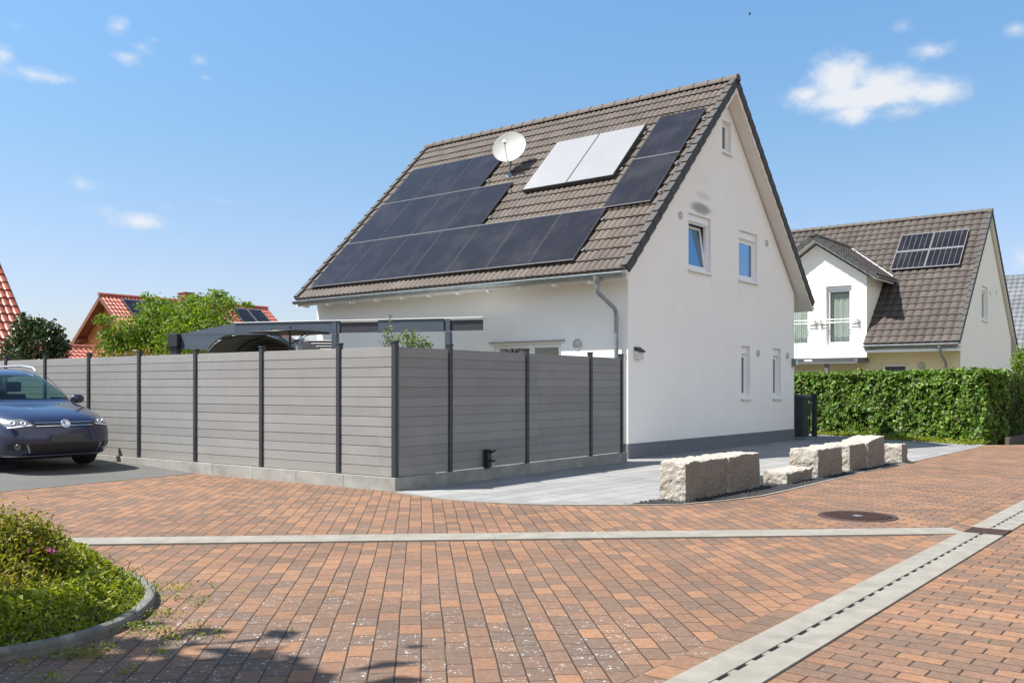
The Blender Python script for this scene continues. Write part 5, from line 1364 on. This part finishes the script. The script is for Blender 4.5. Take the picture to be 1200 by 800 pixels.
def tab(p):
    i = min(int(p), len(TAB)-2); t = p-i
    p0, p1, p2, p3 = TAB[max(i-1, 0)], TAB[i], TAB[i+1], TAB[min(i+2, len(TAB)-1)]
    return .5*((2*p1)+(-p0+p2)*t+(2*p0-5*p1+4*p2-p3)*t*t+(-p0+3*p1-3*p2+p3)*t**3)
_pp = np.linspace(0, len(TAB)-1.001, 800); _zz = np.array([tab(p)[0] for p in _pp])
def tz(z): return tab(float(np.interp(z, _zz, _pp)))
def ring_pt(T, q):
    """q 0 front centre .. 1 rear centre on the +y side"""
    z, xf, xr, B, A, n = T
    A2 = min(.5, (xr-xf)*.4); A = min(A, (xr-xf)*.5)
    if q < .42:
        th = q/.42*math.pi/2; c, s = max(0, math.cos(th))**(2/n), math.sin(th)**(2/n); return V3((xf+A*(1-c), B*s, z))
    if q > .70:
        th = (1-q)/.30*math.pi/2; c, s = max(0, math.cos(th))**(2/n), math.sin(th)**(2/n); return V3((xr-A2*(1-c), B*s, z))
    f = (q-.42)/.28; return V3((xf+A+(xr-A2-xf-A)*f, B*(1+.0*math.sin(math.pi*f)), z))
def surf_yz(y, z, out=0.0):
    T = tz(z); zz, xf, xr, B, A, n = T
    s = min(abs(y)/B, .9995); th = math.asin(s**(n/2)); q = .42*th/(math.pi/2)
    p = ring_pt(T, q); 
    if out:
        e = ring_pt(T, min(q+.01, 1))-ring_pt(T, max(q-.01, 0)); e = e if q > .011 else V3((0, 1, 0))
        T2 = tz(z+.02); T1 = tz(z-.02); f = ring_pt(T2, q)-ring_pt(T1, q); nn = e.cross(f).normalized()
        if nn.x > 0 and abs(y) < .85: nn = -nn
        if nn.y < -.01 and y >= 0 and abs(y) > .3: nn = -nn
        p = p+nn*out
    p.y = p.y if y >= 0 else -p.y
    return p
# body grid
NQ = 46; qs = np.linspace(0, 1, NQ+1); ps = np.linspace(0, len(TAB)-1.001, 86)
def is_glass(z, q, pt):
    if not (1.10 < z < 1.50): return 0
    if q < .325: return 1                      # windscreen
    if .375 < q < .475 and z > 1.12: return 2
    if .487 < q < .60: return 2
    if .612 < q < .69 and z < 1.48: return 2
    if q > .80: return 3
    return 0
grid = [[ring_pt(tab(p), q) for q in qs] for p in ps]
body = MB(); gl = {1: MB(), 2: MB(), 3: MB()}
WHX = (.93, 3.60); WR = .315
for side in (1, -1):
    for i in range(len(ps)-1):
        for j in range(NQ):
            quad = [grid[i][j], grid[i][j+1], grid[i+1][j+1], grid[i+1][j]]
            c = sum(quad, V3())/4
            if abs(c.y) > .55 and any(math.hypot(c.x-wx, c.z-.315) < .345 for wx in WHX): continue
            k = is_glass(c.z, (qs[j]+qs[j+1])/2, c)
            pts = [V3((p.x, p.y*side, p.z)) for p in quad]
            if side < 0: pts.reverse()
            (gl[k] if k else body).face(pts, 0, True)
body.raw([ring_pt(tab(0), q) for q in qs]+[V3((p.x, -p.y, p.z)) for p in [ring_pt(tab(0), q) for q in reversed(qs)]], [tuple(range(2*NQ+2))], 0)
body.build('body', M_paint, car, weld=True)
gl[1].build('windscreen', M_carglass, car, weld=True)
for k, nm in ((2, 'side_window'), (3, 'rear_window')): gl[k].build(nm, M_carglass, car, weld=True)
def y_at(x, z):
    T = tz(z); return max((p.y for p in (ring_pt(T, q) for q in np.linspace(0, 1, 160)) if abs(p.x-x) < .04), default=.8)
def patch(mb, c, out=.006, nu=14, nv=5, mi=0, th=.0):
    """c: four (y,z) corners, counter-clockwise from lower left"""
    vs = []
    for j in range(nv+1):
        for i in range(nu+1):
            u, v = i/nu, j/nv
            y = (c[0][0]*(1-u)+c[1][0]*u)*(1-v)+(c[3][0]*(1-u)+c[2][0]*u)*v; z = (c[0][1]*(1-u)+c[1][1]*u)*(1-v)+(c[3][1]*(1-u)+c[2][1]*u)*v
            vs.append(surf_yz(y, z, out))
    W1 = nu+1; mb.raw(vs, [(j*W1+i, j*W1+i+1, (j+1)*W1+i+1, (j+1)*W1+i) for j in range(nv) for i in range(nu)], mi, True)
# lights, grille, intake
for s in (1, -1):
    m = MB(); patch(m, [(s*.47, .715), (s*.80, .665), (s*.876, .80), (s*.60, .805)], .008); hl = m.build('headlight', simple('headlamp housing', (.20, .205, .21), .2, metal=.5), car)
    for y_, z_, r_ in ((.74, .745, .052), (.61, .742, .042)):
        m = MB(); c = surf_yz(s*y_, z_, .012); dirn = (c-surf_yz(s*y_, z_, -.02)).normalized(); Mz = Matrix.Translation(c) @ dirn.to_track_quat('Z', 'Y').to_matrix().to_4x4()
        m.lathe([(0, -.012), (r_*.55, -.004), (r_*.6, .006), (r_*.95, .004), (r_, -.006)], 18, Mz)
        m.build('reflector', M_lamp, hl)
    m = MB(); patch(m, [(s*.50, .705), (s*.80, .668), (s*.81, .69), (s*.52, .722)], .011, 10, 2); m.build('light_strip', simple('white lamp strip', (.75, .76, .78), .3), hl)
    m = MB(); patch(m, [(s*.60, .345), (s*.80, .345), (s*.82, .425), (s*.58, .425)], .007); fl = m.build('fog_light', M_black, car)
    c = surf_yz(s*.70, .385, .012); dirn = (c-surf_yz(s*.70, .385, -.02)).normalized(); Mz = Matrix.Translation(c) @ dirn.to_track_quat('Z', 'Y').to_matrix().to_4x4()
    m = MB(); m.lathe([(0, .004), (.03, .003), (.034, .010), (.045, .008), (.048, -.004)], 18, Mz); m.build('lens', simple('fog lamp glass', (.12, .12, .125), .2, metal=.3), fl)
m = MB(); patch(m, [(-.46, .672), (.46, .672), (.47, .772), (-.47, .772)], .004, 24, 4); gr_ = m.build('grille', M_black, car)
m = MB()
for z in (.695, .745): patch(m, [(-.455, z-.006), (.455, z-.006), (.455, z+.006), (-.455, z+.006)], .010, 24, 1)
m.build('grille_bar', M_chrome, gr_)
m = MB(); patch(m, [(-.50, .28), (.50, .28), (.55, .42), (-.55, .42)], .005, 24, 4); it = m.build('lower_intake', M_black, car)
m = MB()
for z in (.315, .345, .375): patch(m, [(-.50, z-.005), (.50, z-.005), (.50, z+.005), (-.50, z+.005)], .010, 24, 1)
m.build('intake_slat', M_dark, it)
m = MB()
for s in (1, -1): patch(m, [(s*.53, .29), (s*.545, .29), (s*.60, .42), (s*.585, .42)], .009, 2, 4)
patch(m, [(-.84, .235), (.84, .235), (.845, .25), (-.845, .25)], .006, 30, 1); m.build('bumper_trim', M_alu, car)
m = MB(); patch(m, [(-.26, .455), (.26, .455), (.26, .565), (-.26, .565)], .014, 10, 3); m.build('number_plate', simple('blank grey plate', (.055, .055, .06), .5, var=.05), car)
# round emblem: ring, V over W
ec = surf_yz(0, .722, .016); en = V3((-1, 0, .42)).normalized(); EM = Matrix.Translation(ec) @ Matrix(((0, -en.z*0+(.387), en.x, 0), (-1, 0, 0, 0), (0, .922, en.z, 0), (0, 0, 0, 1)))
m = MB(); m.lathe([(.0, -.004), (.062, -.004), (.066, .004), (.072, .004), (.075, -.004)], 28, EM)
def stroke(a, b, wd=.011):
    a, b = V3((*a, 0)), V3((*b, 0)); d = (b-a).normalized(); n = V3((-d.y, d.x, 0))*wd*.5; pts = [EM @ (q+V3((0, 0, .003))) for q in (a-n, b-n, b+n, a+n)]
    m.slab(pts, (EM.to_3x3() @ V3((0, 0, .005))))
for pth in ([(-.026, .058), (0, .006), (.026, .058)], [(-.052, .034), (-.024, -.052), (0, -.004), (.024, -.052), (.052, .034)]):
    for a, b in zip(pth[:-1], pth[1:]): stroke(a, b)
m.build('emblem', M_chrome, car)
# mirrors, rails, wheels, cabin
for s in (1, -1):
    m = MB(); m.lathe([(0, -.11), (.05, -.10), (.075, -.03), (.075, .04), (.055, .09), (0, .105)], 14, Matrix.Translation((1.52, s*.985, 1.10)) @ Matrix.Rotation(R(90), 4, 'X') @ Matrix.Diagonal((.85, 1.05, 1.1, 1)))
    m.tube([(1.48, s*.83, 1.06), (1.5, s*.93, 1.07)], .03, 8); m.build('mirror', M_paint, car)
    m = MB(); m.tube([(2.16, s*.575, 1.585), (2.26, s*.575, 1.645), (2.7, s*.585, 1.685), (3.5, s*.585, 1.68), (3.95, s*.575, 1.62), (4.02, s*.57, 1.56)], .019, 8); m.build('roof_rail', M_alu, car)
    m = MB(); m.tube([(1.30, s*.742, 1.075), (1.92, s*.64, 1.50)], .010, 6); m.build('pillar_trim', M_black, car)
    for wx in WHX:
        m = MB(); Mw = Matrix.Translation((wx, s*.775, .315)) @ Matrix.Rotation(R(90), 4, 'X')
        m.lathe([(.20, -.10), (.27, -.108), (.305, -.095), (.318, -.06), (.318, .06), (.305, .095), (.27, .108), (.20, .10)], 36, Mw); wh = m.build('wheel', M_tyre, car)
        m = MB(); m.lathe([(.02, -.06*s*-1*-1), (.02, .075), (.2, .085), (.205, .10)] if False else [(.0, .06), (.05, .065), (.06, .05), (.06, -.06), (0, -.06)], 20, Mw)
        for k in range(5):
            a = k*2*math.pi/5; M5 = Mw @ Matrix.Rotation(a, 4, 'Z'); m.box((.04, -.03, -.07), (.205, .03, .07), 0, M5)
        m.lathe([(.185, -.10), (.205, -.10), (.205, .10), (.185, .10)], 30, Mw); m.build('rim', M_alu, wh)
        m = MB(); n_ = 16; vs = [V3((wx+.352*math.cos(a), s*y_, .315+.352*math.sin(a))) for y_ in (.50, .855) for a in np.linspace(-.2, math.pi+.2, n_+1)]
        m.raw(vs, [(k, k+1, n_+2+k, n_+1+k) for k in range(n_)], 0, True); m.build('wheel_housing', M_black, car)
m = MB(); m.box((.5, -.70, .25), (4.1, .70, .42)); m.box((1.15, -.68, .80), (1.55, .68, 1.02)); m.build('floor', M_black, car, .02)
for y in (-.38, .38):
    for x in (2.15, 3.1):
        m = MB(); m.box((x-.25, y-.24, .45), (x+.25, y+.24, .62)); 
        m.raw([V3(p) for p in ((x+.22, y-.23, .6), (x+.34, y-.23, .6), (x+.34, y+.23, .6), (x+.22, y+.23, .6), (x+.36, y-.2, 1.18), (x+.44, y-.2, 1.18), (x+.44, y+.2, 1.18), (x+.36, y+.2, 1.18))], [(3, 2, 1, 0), (4, 5, 6, 7), (0, 1, 5, 4), (1, 2, 6, 5), (2, 3, 7, 6), (3, 0, 4, 7)])
        m.box((x+.37, y-.13, 1.22), (x+.45, y+.13, 1.40)); m.build('seat', M_seat, car, .03)
m = MB(); m.tube([V3((1.68+.05*math.cos(a), .38+.185*math.sin(a), 1.0+.17*math.cos(a))) for a in np.linspace(0, 2*math.pi, 25)], .014, 6); m.build('steering_wheel', M_black, car)
